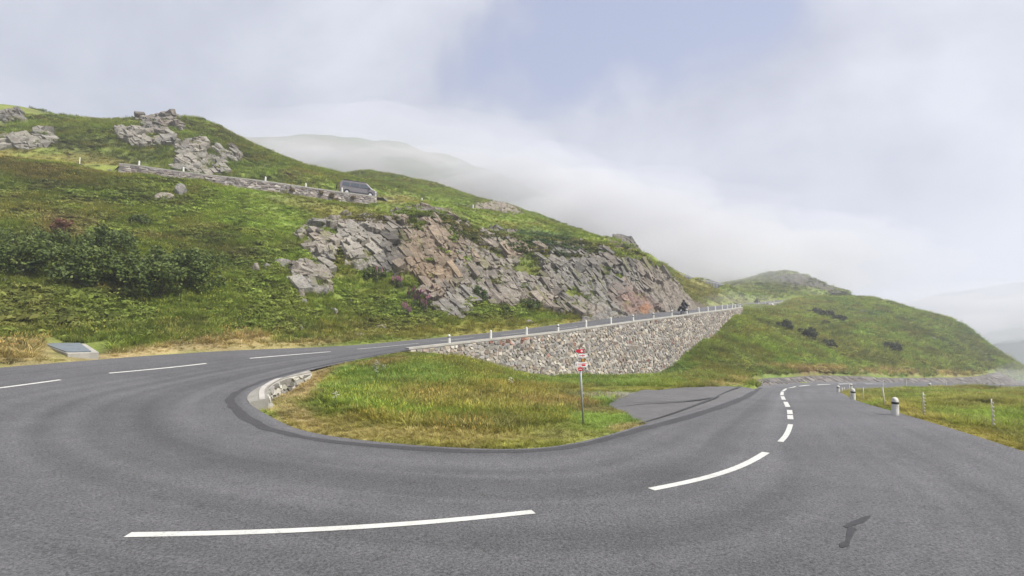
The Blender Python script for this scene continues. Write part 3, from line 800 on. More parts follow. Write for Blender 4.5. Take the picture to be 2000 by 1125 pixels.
# ------------------------------------------------------------------ road furniture laid on the asphalt
def strip_mesh(name, pts, width, dz, zf, n=None, taper=None):
    """a flat strip following plan points, laid on a surface"""
    a = np.array(pts, float)
    if len(a) > 2: a = spline(a, 6)
    else: a = np.array([a[0] + (a[1] - a[0]) * t for t in np.linspace(0, 1, 8)])
    nn = left_normals(a)
    w = np.full(len(a), width / 2) if taper is None else np.interp(np.linspace(0, 1, len(a)), [t for t, _ in taper], [q / 2 for _, q in taper])
    L = a[:, :2] + nn * w[:, None]; R = a[:, :2] - nn * w[:, None]
    V = np.empty((2 * len(a), 3)); V[0::2, :2] = L; V[1::2, :2] = R
    V[:, 2] = zf(V[:, 0], V[:, 1]) + dz
    F = np.array([(2 * i, 2 * i + 1, 2 * i + 3, 2 * i + 2) for i in range(len(a) - 1)])
    return np_mesh(name, V, F, True)
dashes = [[(-90, 769), (118, 742)], [(213, 729), (403, 710)], [(488, 700), (646, 687)], [(698, 682), (818, 670.5)], [(860, 666), (925, 659.5)], [(980, 654.5), (1035, 648.5)], [(1083, 643.5), (1128, 638)],
          [(249, 1045), (450, 1041), (645, 1033), (850, 1019), (1042, 1000)], [(1272, 956), (1375, 934), (1450, 909), (1496, 884)], [(1524, 863), (1536, 849), (1544, 829)],
          [(1544, 819), (1543, 811)], [(1543, 809), (1542, 801)], [(1539, 795), (1534, 785)], [(1531, 781), (1528, 774)], [(1527, 772), (1528, 765)], [(1529, 764), (1536, 759)], [(1540, 758), (1554, 755)],
          [(1561, 754.3), (1582, 752.4)], [(1594, 751.9), (1622, 750.8)], [(1634, 750.4), (1672, 750)], [(1690, 750), (1730, 750.2)]]
for i, d in enumerate(dashes):
    pts = [cast(u, v, zroad, 5) for u, v in d]
    wd = 0.16 if i not in (7, 8) else 0.19
    if 10 <= i: wd = 0.2
    o = link('road_marking', strip_mesh('road_marking', pts, wd, 0.007, zroad), M['paint'])
    tag(o, kind='structure')
# the dark sealed strip along the inside of the bend
i0, i1 = (nU) * 10 - 4, (nU + 13) * 10 + 2
Ni = NS[i0:i1]; Fi = FS[i0:i1]
d_ = (Fi - Ni)[:, :2]; d_ /= np.linalg.norm(d_, axis=1, keepdims=True)
sidx = np.linspace(0, 1, len(Ni))
off = np.interp(sidx, [0, .15, .3, .42, .55, .7, .85, 1], [.15, .25, .45, .55, .12, .12, .3, .2])
wid = np.interp(sidx, [0, .15, .3, .45, .6, .75, .9, 1], [.16, .28, .34, .36, .40, .48, .48, .25])
jit = (fbm(np.arange(len(Ni)) * .35, np.zeros(len(Ni)), 3, 3) - .5) * .18
jit2 = (fbm(np.arange(len(Ni)) * .45, np.ones(len(Ni)) * 7, 3, 4) - .5) * .24
A_ = Ni[:, :2] + d_ * (off + jit)[:, None]; B_ = Ni[:, :2] + d_ * (off + wid + jit2)[:, None]
V = np.empty((2 * len(A_), 3)); V[0::2, :2] = A_; V[1::2, :2] = B_; V[:, 2] = zroad(V[:, 0], V[:, 1]) + 0.005
F = np.array([(2 * i, 2 * i + 2, 2 * i + 3, 2 * i + 1) for i in range(len(A_) - 1)])
o = link('sealed_strip', np_mesh('sealed_strip', V, F, True, np.ones((len(V), 3))), M['asphalt_dark']); tag(o, kind='structure')
# narrower dark repair seams crossing the mouth of the lay-by
seams = [[(1245, 829), (1330, 803), (1386, 782), (1405, 775)], [(1205, 789), (1280, 787), (1345, 784), (1392, 777)], [(1400, 775), (1440, 758), (1455, 754)]]
for sm in seams:
    pts = [cast(u, v, zroad if k == 99 else zroad, 5) for k, (u, v) in enumerate(sm)]
    o = link('road_seam', strip_mesh('road_seam', pts, 0.22, 0.036, zroad, taper=[(0, .04), (.3, .12), (.8, .2), (1, .06)]), M['tar']); tag(o, kind='structure')
# bitumen squiggle in the near lane
for sq, wd in (([(1699, 1007.5), (1680, 1018)], [(0, .02), (.4, .09), (1, .13)]), ([(1681, 1017.5), (1650, 1030)], [(0, .13), (.6, .10), (1, .05)]), ([(1653, 1027), (1672, 1036)], [(0, .05), (.5, .12), (1, .06)]), ([(1664, 1031), (1656, 1058)], [(0, .10), (.5, .09), (1, .05)]), ([(1657, 1057), (1643, 1070)], [(0, .05), (.6, .12), (1, .04)])):
    pts = [cast(u, v, zroad, 5) for u, v in sq]
    o = link('tar_patch', strip_mesh('tar_patch', pts, 0.1, 0.006 + .0015 * len(bpy.data.meshes) % .004, zroad, taper=wd), M['tar']); tag(o, kind='structure')

# the lay-by: a sheet of older asphalt
lay_px = [(1258, 829), (1330, 806), (1392, 784), (1425, 769), (1452, 754), (1420, 755), (1360, 757), (1290, 762), (1225, 772), (1195, 783), (1190, 793), (1215, 806), (1232, 818)]
def zsurf(X, Y): return np.maximum(zA(X, Y), zroad(X, Y) * 0 - 99)
lay = [cast(u, v, zA, 8)[:2] for u, v in lay_px]
j0 = int(np.argmin(np.hypot(NS[:, 0] - lay[0][0], NS[:, 1] - lay[0][1]))); j1 = int(np.argmin(np.hypot(NS[:, 0] - lay[4][0], NS[:, 1] - lay[4][1])))
lay = [tuple(p) for p in NS[j0:j1 + 1, :2]] + [tuple(p) for p in spline([(x, y, 0) for x, y in lay[5:]], 5)[:, :2]]
xs = [p[0] for p in lay]; ys = [p[1] for p in lay]
def fill_patch(name, poly, zf, dz, mat, step=0.35, ragged=0.0):
    poly = np.array(poly)
    bm = bmesh.new()
    vs = [bm.verts.new((x, y, 0)) for x, y in poly]
    bm.faces.new(vs)
    bmesh.ops.triangulate(bm, faces=bm.faces[:])
    for _ in range(5):
        es = [e for e in bm.edges if e.calc_length() > step * 2]
        if not es: break
        bmesh.ops.subdivide_edges(bm, edges=es, cuts=1)
        bmesh.ops.triangulate(bm, faces=[f for f in bm.faces if len(f.verts) > 3])
    co = np.array([v.co[:] for v in bm.verts])
    z = zf(co[:, 0], co[:, 1]) + dz
    for v, q in zip(bm.verts, z): v.co.z = q
    bm.normal_update()
    if sum(f.normal.z for f in bm.faces) < 0: bmesh.ops.reverse_faces(bm, faces=bm.faces[:])
    me = bpy.data.meshes.new(name); bm.to_mesh(me); bm.free()
    set_col(me, np.ones((len(me.vertices), 3)))
    return link(name, me, mat)
def zlay(X, Y):
    return zA(X, Y) + 0.025
o = fill_patch('lay_by', lay, zlay, 0.0, M['asphalt_lay'], 0.4); tag(o, kind='structure')
LAY = lay

# ------------------------------------------------------------------ rubble walls, stone by stone
STONE_COLS = [(0.30, 0.275, 0.24), (0.24, 0.225, 0.205), (0.36, 0.325, 0.275), (0.20, 0.185, 0.165), (0.33, 0.28, 0.22), (0.27, 0.255, 0.24), (0.40, 0.37, 0.32), (0.25, 0.20, 0.165)]
RED = [(0.22, 0.11, 0.085), (0.26, 0.15, 0.11)]
def clip_poly(poly, px, py, nx, ny):
    """keep the side where (p-px,py).n <= 0"""
    o = []
    m = len(poly)
    for i in range(m):
        a = poly[i]; b = poly[(i + 1) % m]
        da = (a[0] - px) * nx + (a[1] - py) * ny; db = (b[0] - px) * nx + (b[1] - py) * ny
        if da <= 0: o.append(a)
        if (da < 0 < db) or (db < 0 < da):
            t = da / (da - db); o.append((a[0] + (b[0] - a[0]) * t, a[1] + (b[1] - a[1]) * t))
    return o
def voronoi_cells(pts, asp=0.7, R=1.3):
    """cells of scattered stones (s, t); asp < 1 makes them lie flat"""
    q = [(s, t / asp) for s, t in pts]
    cell = R
    grid = {}
    for i, (x, y) in enumerate(q): grid.setdefault((int(x // cell), int(y // cell)), []).append(i)
    out = []
    for i, (x, y) in enumerate(q):
        poly = [(x - R, y - R), (x + R, y - R), (x + R, y + R), (x - R, y + R)]
        gx_, gy_ = int(x // cell), int(y // cell)
        nb = [j for a in (-1, 0, 1) for b in (-1, 0, 1) for j in grid.get((gx_ + a, gy_ + b), []) if j != i]
        nb.sort(key=lambda j: (q[j][0] - x) ** 2 + (q[j][1] - y) ** 2)
        for j in nb[:26]:
            mx_, my_ = (q[j][0] + x) / 2, (q[j][1] + y) / 2
            poly = clip_poly(poly, mx_, my_, q[j][0] - x, q[j][1] - y)
            if len(poly) < 3: break
        out.append([(a, b * asp) for a, b in poly])
    return out
def stone_geo(poly, joint, depth, frame, rr):
    """irregular stone: joint-shrunk outline, proud chamfered face"""
    cx = sum(p[0] for p in poly) / len(poly); cy = sum(p[1] for p in poly) / len(poly)
    R = sum(math.hypot(p[0] - cx, p[1] - cy) for p in poly) / len(poly)
    k0 = max(0.4, 1 - joint / max(R, .05)); k1 = k0 * rr.uniform(0.74, 0.9)
    tx, ty = rr.uniform(-.25, .25), rr.uniform(-.25, .25)
    v = []
    n = len(poly)
    base = [(cx + (x - cx) * k0, cy + (y - cy) * k0, -0.03) for x, y in poly]
    mid = [(cx + (x - cx) * k0 * .99, cy + (y - cy) * k0 * .99, depth * rr.uniform(.3, .6)) for x, y in poly]
    top = [(cx + (x - cx) * k1 + rr.uniform(-.01, .01), cy + (y - cy) * k1 + rr.uniform(-.01, .01), depth + (x - cx) * tx + (y - cy) * ty) for x, y in poly]
    v = [frame(*p) for p in base + mid + top] + [frame(cx, cy, depth * 1.15)]
    f = []
    for i in range(n):
        j = (i + 1) % n
        f.append((i, j, n + j, n + i)); f.append((n + i, n + j, 2 * n + j, 2 * n + i)); f.append((2 * n + i, 2 * n + j, 3 * n))
    return v, f
def clean(poly):
    o = []
    for p in poly:
        if not o or math.hypot(p[0] - o[-1][0], p[1] - o[-1][1]) > 0.03: o.append(p)
    if len(o) > 2 and math.hypot(o[0][0] - o[-1][0], o[0][1] - o[-1][1]) < 0.03: o.pop()
    return o
def rubble_wall(name, label, line, top, bot, size, asp, cols, parts, batter=0.12, seed=1, red=None, thick=0.7, cap=0.5, capmat=None, joint=0.022, dep=(0.03, 0.10), cat='retaining wall'):
    """line: plan points of the face's top edge (face on the right of travel), top/bot heights per point"""
    rr = random.Random(seed)
    line = np.array(line, float)
    s = np.concatenate([[0], np.cumsum(np.linalg.norm(np.diff(line, axis=0), axis=1))])
    nrm = -left_normals(line)
    top = np.array(top, float); bot = np.array(bot, float)
    def frame(ss, tt, dd):
        # tt measured down from the top
        x = np.interp(ss, s, line[:, 0]); y = np.interp(ss, s, line[:, 1]); z = np.interp(ss, s, top)
        nx = np.interp(ss, s, nrm[:, 0]); ny = np.interp(ss, s, nrm[:, 1])
        o = tt * batter + dd
        return (x + nx * o, y + ny * o, z - tt)
    mid = len(line) // 2
    root = empty(name, (line[mid][0], line[mid][1], float(bot[mid])))
    inv = Vector(root.location)
    tag(root, label, cat)
    H = top - bot
    # body of mortar behind the stones, with its cap
    mb = MB()
    nd = len(s)
    V = []; 
    for i in range(nd):
        V += [frame(s[i], 0.0, -0.005), frame(s[i], max(0.05, H[i]), -0.005), frame(s[i], 0.0, -thick), frame(s[i], max(0.05, H[i]), -thick - batter * H[i])]
    F = []
    for i in range(nd - 1):
        a, b = 4 * i, 4 * i + 4
        F += [(a, a + 1, b + 1, b), (a, b, b + 2, a + 2)]
    F += [(0, 2, 3, 1), (4 * nd - 4, 4 * nd - 3, 4 * nd - 1, 4 * nd - 2)]
    mb.add([Vector(p) - inv for p in V], F)
    mb.build('core', M['mortar'], root)
    if cap:
        mb = MB(); V = []
        for i in range(nd):
            for (tt, dd) in ((0.02, 0.05), (-0.11, 0.05), (-0.11, 0.05 - cap), (0.02, 0.05 - cap)):
                x, y, z = frame(s[i], 0.0, dd); V.append(Vector((x, y, z - tt)) - inv)
        F = []
        for i in range(nd - 1):
            for k in range(4): F.append((4 * i + k, 4 * i + (k + 1) % 4, 4 * i + 4 + (k + 1) % 4, 4 * i + 4 + k))
        F += [(0, 3, 2, 1), (4 * nd - 4, 4 * nd - 3, 4 * nd - 2, 4 * nd - 1)]
        mb.add(V, F); mb.build('cap', capmat or M['concrete'], root)
    # scatter stone centres, keep them apart
    pts = []
    dx, dy = size, size * asp
    rows = int(max(H) / dy) + 2
    for r in range(rows):
        x = -dx * rr.random()
        while x < s[-1] + dx:
            x += dx * rr.uniform(.6, 1.5)
            y = (r + .5) * dy + rr.uniform(-.38, .38) * dy + (0.25 * dy * math.sin(x * .7))
            if rr.random() < .93: pts.append((x, y))
    cells = voronoi_cells(pts, asp, size * 3)
    stones = []
    for (px, py), poly in zip(pts, cells):
        h = np.interp(px, s, H)
        if px < 0 or px > s[-1] or py > h + .2: continue
        poly = clip_poly(poly, 0, 0.06, 0, -1)
        poly = clip_poly(poly, 0, h + .15, 0, 1)
        poly = clip_poly(poly, 0.0, 0, -1, 0); poly = clip_poly(poly, s[-1], 0, 1, 0)
        poly = clean(poly)
        if len(poly) < 3: continue
        ar = 0.5 * abs(sum(poly[i][0] * poly[(i + 1) % len(poly)][1] - poly[(i + 1) % len(poly)][0] * poly[i][1] for i in range(len(poly))))
        if ar < 0.004: continue
        w = frame(px, py, 0)
        stones.append((ar / (w[0] ** 2 + w[1] ** 2), px, py, poly))
    stones.sort(key=lambda q: -q[0])
    rest = MB()
    for i, (_, px, py, poly) in enumerate(stones):
        c = rr.choice(cols)
        if red and rr.random() < red(px, py): c = rr.choice(RED)
        k = rr.uniform(.58, 1.18); c = tuple(min(.8, q * k) for q in c)
        d = rr.uniform(*dep)
        v, f = stone_geo(poly, joint, d, frame, rr)
        if i < parts:
            ctr = Vector(frame(px, py, 0))
            m1 = MB(); m1.add([Vector(p) - ctr for p in v], f, c)
            o = m1.build('stone', M['stone'], root, col=True); o.location = ctr - inv
        else:
            rest.add([Vector(p) - inv for p in v], f, c)
    if rest.v:
        o = rest.build('stonework', M['stone'], root, col=True); o['kind'] = 'stuff'
    return root
ks = np.arange(-0.9, 18.6, 0.35)
ln_ = []; tp_ = []; bt_ = []
for k in ks:
    p_, n_ = wall_xy(k); p_ = p_ + n_ * 0.28
    ln_.append(tuple(p_)); tp_.append(float(np.interp(k, range(19), posts_z)) - (0.2 * max(0, -k)) + 0.0)
    q = wall_xy(k)[0] + wall_xy(k)[1] * 0.9
    bt_.append(float(zA(np.array([q[0]]), np.array([q[1]]))[0]) - 0.35)
# smooth the line so that the facets of the posts' survey do not show
ln_ = np.array(ln_)
for _ in range(3): ln_[1:-1] = (ln_[:-2] + 2 * ln_[1:-1] + ln_[2:]) / 4
W_MAIN = rubble_wall('stone_wall', 'tall rubble stone retaining wall with pale mortar holding up the road', ln_, tp_, bt_, 0.37, 0.7, STONE_COLS, 300, 0.1, 3, joint=.03, dep=(.02, .08),
                     red=lambda s, t: 0.45 if (7 < s < 11 and t < .45) else 0.008)
# small curved wall with its concrete apron at the tip of the bend
kws = spline(kw, 4)
# travel so that the stone face looks into the island (face on the right of travel)
kws = kws[::-1]
kl = kws[:, :2]
kn = -left_normals(kl)
side = np.array([-5.0, 21.0]) - kl[len(kl) // 2]
if (kn[len(kl) // 2] * side).sum() < 0:
    kws = kws[::-1]; kl = kws[:, :2]
KERB = rubble_wall('kerb_wall', 'low curved wall of squared stones edging the concrete apron inside the bend', kl, kws[:, 2], [z - .75 for z in kws[:, 2]], 0.42, 0.62, [(0.36, 0.35, 0.29), (0.25, 0.24, 0.22), (0.33, 0.31, 0.27), (0.19, 0.18, 0.16), (0.40, 0.39, 0.34)], 60, 0.15, 8, thick=0.3, cap=None, joint=0.02, dep=(.03, .08), cat='wall')
# apron between the asphalt edge and the little wall
ap = []
for p in kws: ap.append((p[0], p[1], p[2] + .012))
inner = []
for p in kws:
    j = int(np.argmin(np.hypot(NS[:, 0] - p[0], NS[:, 1] - p[1])))
    inner.append((NS[j, 0], NS[j, 1], float(zroad(NS[j:j + 1, 0], NS[j:j + 1, 1])[0]) + .022))
V = np.array(ap + inner); n_ = len(ap)
V = np.vstack([V, V - np.array([0, 0, .95])])
m_ = 2 * n_
F = [(i, i + 1, n_ + i + 1, n_ + i) for i in range(n_ - 1)]
F += [(i, m_ + i, m_ + i + 1, i + 1) for i in range(n_ - 1)] + [(n_ + i, n_ + i + 1, m_ + n_ + i + 1, m_ + n_ + i) for i in range(n_ - 1)]
F += [(0, n_, m_ + n_, m_), (n_ - 1, m_ + n_ - 1, m_ + 2 * n_ - 1, 2 * n_ - 1)]
F = np.array(F)
me = np_mesh('concrete_apron', V, F, False)
bm = bmesh.new(); bm.from_mesh(me); bmesh.ops.recalc_face_normals(bm, faces=bm.faces[:])
if sum(f.normal.z for f in bm.faces) < 0: bmesh.ops.reverse_faces(bm, faces=bm.faces[:])
bm.to_mesh(me); bm.free()
o = link('concrete_apron', me, M['apron']); tag(o, kind='structure')

# wall carrying the higher road, and the far one
wv = wall_v; wt = [float(z) + .05 for z in wv[:, 2]]
wvn = -left_normals(wv)
wb = []
for p, n_ in zip(wv, wvn):
    q = p[:2] + n_ * 1.0
    wb.append(float(zB(q[:1], q[1:2])[0]) - 0.3)
fade = np.minimum(np.linspace(0, 1, len(wv)) / .05, 1)
VANWALL = rubble_wall('stone_wall', 'dry stone wall under the higher road with grass tufts in its joints', wv[:, :2] + wvn * 0.2, wt, np.minimum(wb, np.array(wt) - .25), 0.55, 0.5, [(0.26, 0.225, 0.21), (0.22, 0.20, 0.19), (0.30, 0.26, 0.24), (0.19, 0.165, 0.155), (0.33, 0.30, 0.27)], 0, 0.15, 11, cap=0.45)
far_n = NS[8:26:2]
fl = far_n[::-1, :2]
fn_ = -left_normals(fl)
ftop = zroad(fl[:, 0], fl[:, 1]) + .05
fb = []
for p, n_ in zip(fl, fn_):
    q = p + n_ * 2.0; fb.append(float(zA(q[:1], q[1:2])[0]) - .8)
FARWALL = rubble_wall('stone_wall', 'pale stone-pitched bank under the road where it climbs to the skyline', fl + fn_ * 0.4, ftop, np.minimum(fb, ftop - 2.6), 0.9, 0.7, [(0.32, 0.31, 0.29), (0.26, 0.25, 0.24), (0.38, 0.36, 0.33)], 0, 0.35, 13, cap=0.5, joint=.04, dep=(.05, .2))
# stone-pitched gutter along the far side of the lower road
gl = NS[(nU + 13) * 10 + 5:(nU + 19) * 10]
gnn = left_normals(gl)
gside = gl[:, :2] + gnn * 1.0
go = gl[:, :2] + gnn * .25
gb = zroad(gl[:, 0], gl[:, 1])
gtop = np.maximum(zA(gl[:, 0] + gnn[:, 0] * 1.35, gl[:, 1] + gnn[:, 1] * 1.35) + .06, gb + .35)
for _ in range(12): gtop[1:-1] = (gtop[:-2] + 2 * gtop[1:-1] + gtop[2:]) / 4
# the bank is laid back: travel reversed so the face looks to the road
GUT = rubble_wall('stone_bank', 'low bank of pitched grey stones along the far edge of the lower road', (gl[:, :2] + gnn * 1.3), gtop, gb - .2, 0.6, 0.6, [(0.16, 0.148, 0.14), (0.135, 0.128, 0.124), (0.19, 0.178, 0.166), (0.15, 0.132, 0.12)], 0, 1.75, 17, thick=0.06, cap=None, joint=.03, dep=(.03, .12), cat='stone bank')

for ch in GUT.children:
    if ch.name.startswith('core'): ch.data.materials[0] = simple('dark_bedding', (.10, .095, .085), .95)
# higher road itself
V, F, T = ribbon(VE, VF, 0, 1, 6, lambda X, Y: X * 0, 0.0)
n6 = 7
walled = np.repeat((np.arange(len(VE)) >= 24) & (np.arange(len(VE)) <= 57), n6)
V[:, 2] = np.where(walled, np.repeat(VE[:, 2], n6) + .06, zB(V[:, 0], V[:, 1]) + .05)
o = link('higher_road', np_mesh('higher_road', V, F, True, np.ones((len(V), 3)) * 1.2), M['asphalt']); tag(o, kind='structure')
if np.array([p.normal.z for p in o.data.polygons]).sum() < 0: o.data.flip_normals()
# ------------------------------------------------------------------ bare rock
def hash3(ix, iy, iz, s=0):
    return hash2(ix + iz * 7919, iy - iz * 104729, s)
def voro3(Q, seed=0):
    """nearest and second nearest jittered lattice point; returns f1, f2, cell centre, cell id hashes"""
    B = np.floor(Q).astype(np.int64)
    f1 = np.full(len(Q), 9.0); f2 = np.full(len(Q), 9.0); cc = np.zeros_like(Q); cid = np.zeros((len(Q), 3), np.int64)
    for i in (-1, 0, 1):
        for j in (-1, 0, 1):
            for k in (-1, 0, 1):
                c = B + np.array([i, j, k])
                o = np.stack([hash3(c[:, 0], c[:, 1], c[:, 2], seed + q) for q in range(3)], 1)
                pt = c + 0.15 + 0.7 * o
                d = np.linalg.norm(Q - pt, axis=1)
                m = d < f1
                f2 = np.where(m, f1, np.minimum(f2, d)); f1 = np.where(m, d, f1)
                cc = np.where(m[:, None], pt, cc); cid = np.where(m[:, None], c, cid)
    return f1, f2, cc, cid
def rot_basis(dip, strike, roll=0):
    return np.array(Euler((math.radians(dip), math.radians(roll), math.radians(strike))).to_matrix())
def rock_disp(V, N, size, asp, basis, amp, seed, crack=0.5):
    """blocky jointed relief: tilted facets per block, open joints between"""
    Q = (V @ basis) / (size * np.array(asp))
    Q = Q + (np.stack([fbm(V[:, 0] * .8 + 5 * k, V[:, 2] * .8 + V[:, 1] * .3, 3, seed + 30 + k) for k in range(3)], 1) - .5) * 0.5
    f1, f2, cc, cid = voro3(Q, seed)
    h = hash3(cid[:, 0], cid[:, 1], cid[:, 2], seed + 9) - .5
    g = np.stack([hash3(cid[:, 0], cid[:, 1], cid[:, 2], seed + 11 + k) - .5 for k in range(3)], 1)
    tilt = ((Q - cc) * g).sum(1) * 2.4
    cr = sstep(0.08, 0.0, f2 - f1)
    return amp * (h * 1.1 + tilt) - crack * amp * cr, h, cr
def grid_normals(X, Y, zf, e=0.15):
    zx = (zf(X + e, Y) - zf(X - e, Y)) / (2 * e); zy = (zf(X, Y + e) - zf(X, Y - e)) / (2 * e)
    n = np.stack([-zx, -zy, np.ones_like(zx)], -1)
    return n / np.linalg.norm(n, axis=-1, keepdims=True)
ROCK = {k: np.array(v) for k, v in dict(grey=(0.27, 0.255, 0.23), pale=(0.36, 0.335, 0.29), tan=(0.30, 0.225, 0.155), dark=(0.15, 0.14, 0.13), red=(0.26, 0.165, 0.135), warm=(0.29, 0.245, 0.20), orange=(0.36, 0.19, 0.11), heath=(0.09, 0.085, 0.06)).items()}
def rock_object(name, label, zf, bbox, step, key, colz, size=1.6, asp=(1, 1, .6), basis=None, amp=0.5, seed=100, lift=0.25, blk=0, bsz=.6, nparts=0, dip=-35, cat='rock outcrop'):
    x0, x1, y0, y1 = bbox
    xs = np.arange(x0, x1, step); ys = np.arange(y0, y1, step)
    X, Y = np.meshgrid(xs, ys)
    Z = zf(X, Y)
    u, v, d = proj(X, Y, Z)
    nz = rock_noise(X, Y, Z)
    m = rock_mask(key, u, v, nz)
    keep = m > 0.02
    N = np.zeros(X.shape + (3,))
    gk = keep.copy(); gk[1:] |= keep[:-1]; gk[:-1] |= keep[1:]; g2 = gk.copy(); gk[:, 1:] |= g2[:, :-1]; gk[:, :-1] |= g2[:, 1:]
    ii = np.where(gk.ravel())[0]
    Xf, Yf, Zf = X.ravel()[ii], Y.ravel()[ii], Z.ravel()[ii]
    Nf = grid_normals(Xf, Yf, zf, 0.5)
    V = np.stack([Xf, Yf, Zf], 1)
    if basis is None: basis = rot_basis(35, 20)
    d1, h1, c1 = rock_disp(V, Nf, size, asp, basis, amp, seed, .25)
    d2, h2, c2 = rock_disp(V, Nf, size * .34, asp, basis, amp * .34, seed + 40, .35)
    def saw(x, a_): 
        f_ = x - np.floor(x); return np.where(f_ < a_, f_ / a_, (1 - f_) / (1 - a_)) - .5
    wob = fbm(V[:, 0] * .35 + 3, V[:, 2] * .35 + V[:, 1] * .2, 3, seed + 60)
    wob2 = fbm(V[:, 0] * .9 + 3, V[:, 2] * .9 + V[:, 1] * .5, 3, seed + 62)
    led = saw(V @ basis[:, 2] / (size * .42) + wob * 2.4 + wob2 * .5, .82) * amp * .75
    led2 = saw(V @ basis[:, 0] / (size * .6) + wob * 1.8 + wob2 * .4, .25) * amp * .45
    led3 = saw(V @ basis[:, 2] / (size * .13) + wob2 * 1.6, .8) * amp * .18
    mm = m.ravel()[ii]
    off = (lift + amp * .35 + d1 * .6 + d2 * .5 + led * .45 + led2 * .3 + led3 * .4) * sstep(0.05, .7, mm) - (1 - sstep(.0, .35, mm)) * 0.45
    V2 = V + Nf * off[:, None]
    c = ROCK['grey'] * np.ones((len(ii), 3))
    c = c + (ROCK['warm'] - c) * sstep(-.1, .3, h1)[:, None] * .8
    c = c + (ROCK['dark'] - c) * (sstep(.1, .45, h2) * .55)[:, None]
    c = c + (ROCK['pale'] - c) * (sstep(.15, .5, -h2) * .6)[:, None]
    uu, vv = u.ravel()[ii], v.ravel()[ii]; nn = nz.ravel()[ii]
    for cu, cv, ru, rv, rot, nm, st in colz:
        q = ell(uu, vv, cu, cv, ru, rv, rot, .8, nn) * st
        c = c + (ROCK[nm] * (0.85 + .3 * (h1[:, None] + .5)) - c) * q[:, None]
    mv = sstep(.80, .45, mm) * .0
    moss = (sstep(.62, .74, fbm(V[:, 0] * .9, V[:, 2] * .9 + V[:, 1] * .4, 4, seed + 70)) * .5)
    c = c + (C_['olive'] * .9 - c) * moss[:, None] * (Nf[:, 2] > .45)[:, None]
    rem = np.full(X.size, -1); rem[ii] = np.arange(len(ii))
    idx = np.arange(X.size).reshape(X.shape)
    Fq = np.stack([idx[:-1, :-1], idx[:-1, 1:], idx[1:, 1:], idx[1:, :-1]], -1)
    ok = gk[:-1, :-1] & gk[1:, :-1] & gk[:-1, 1:] & gk[1:, 1:]
    Fq = rem[Fq[ok]]
    lab = np.arange(len(V2))
    while True:
        mn = lab[Fq].min(1); new = lab.copy()
        for k in range(4): np.minimum.at(new, Fq[:, k], mn)
        new = new[new]
        if (new == lab).all(): break
        lab = new
    ids, cn = np.unique(lab[Fq[:, 0]], return_counts=True)
    Fq = Fq[lab[Fq[:, 0]] == ids[cn.argmax()]]
    used = np.unique(Fq); r2 = np.full(len(V2), -1); r2[used] = np.arange(len(used))
    V2_all = V2; c_all = c
    V2 = V2[used]; c = c[used]; Fq = r2[Fq]
    ctr = V2.mean(0); ctr[2] = V2[:, 2].min()
    ctr_v = Vector(ctr)
    root = empty(name, tuple(ctr)); tag(root, label, cat)
    link('rock_face', np_mesh('rock_face', V2 - ctr, Fq, False, np.clip(c * .66, 0.01, .6)), M['rock'], root)
    # fractured blocks standing out of the face, each a crisp convex piece
    rr = random.Random(seed)
    cand = np.where(mm > .45)[0]
    cand = cand[np.isin(cand, used)]
    cand = cand[dist_line(V[cand, 0], V[cand, 1], lineF) > 2.0]
    blocks = []
    if blk and len(cand):
        Bm = Matrix(basis.tolist())
        w8 = 1 / np.clip(Nf[cand, 2], .25, 1); w8 = w8 / w8.sum()
        for q in np.random.default_rng(seed).choice(cand, blk, p=w8):
            sz = bsz * math.exp(rr.gauss(-.25, .5))
            sz = min(sz, bsz * 1.7)
            hx, hy, hz_ = sz * rr.uniform(1.0, 1.9), sz * rr.uniform(.5, .95), sz * rr.uniform(.4, .75)
            bm = bmesh.new()
            for sx in (-1, 1):
                for sy in (-1, 1):
                    for sz_ in (-1, 1):
                        v_ = Vector((sx * hx * rr.uniform(.55, 1.05), sy * hy * rr.uniform(.55, 1.05), sz_ * hz_ * rr.uniform(.6, 1.05)))
                        bm.verts.new(v_)
                        if rr.random() < .5: bm.verts.new(Vector((v_.x * rr.uniform(.3, 1), v_.y * 1.05, v_.z * rr.uniform(.2, .9))))
            bmesh.ops.convex_hull(bm, input=bm.verts[:])
            loose = [v_ for v_ in bm.verts if not v_.link_faces]
            bmesh.ops.delete(bm, geom=loose, context='VERTS')
            # slabs lie with their broad side flush with the face, drawn out along the strata
            nv = (Vector(Nf[q]) + Vector((rr.gauss(0, .17), rr.gauss(0, .17), rr.gauss(0, .17)))).normalized()
            side_ = Vector((1, 0, 0)); side_ = (side_ - nv * side_.dot(nv)).normalized(); up_ = nv.cross(side_)
            if up_.z < 0: up_ = -up_
            an = math.radians(dip) + rr.gauss(0, .16)
            tx_ = side_ * math.cos(an) + up_ * math.sin(an); ty_ = nv.cross(tx_)
            Rm = Matrix((tx_, ty_, nv)).transposed()
            pos = Vector(V2_all[q]) - Vector(Nf[q]) * hz_ * rr.uniform(.55, .98)
            vs_ = [pos + Rm @ v_.co for v_ in bm.verts]
            fs_ = []
            bm.verts.index_update()
            for f_ in bm.faces: fs_.append(tuple(v_.index for v_ in f_.verts))
            bm.free()
            cc_ = np.clip(c_all[q] * rr.uniform(.46, .78), .01, .6)
            blocks.append((sz / max(20, pos.length), pos, vs_, fs_, tuple(cc_)))
        blocks.sort(key=lambda t_: -t_[0])
        rest = MB()
        for i_, (_, pos, vs_, fs_, cc_) in enumerate(blocks):
            if i_ < nparts:
                m1 = MB(); m1.add([p_ - pos for p_ in vs_], fs_, cc_)
                o = m1.build('block', M['rock'], root, col=True); o.location = pos - ctr_v
            else: rest.add([p_ - ctr_v for p_ in vs_], fs_, cc_)
        if rest.v:
            o = rest.build('broken_rock', M['rock'], root, col=True); o['kind'] = 'stuff'
    return root
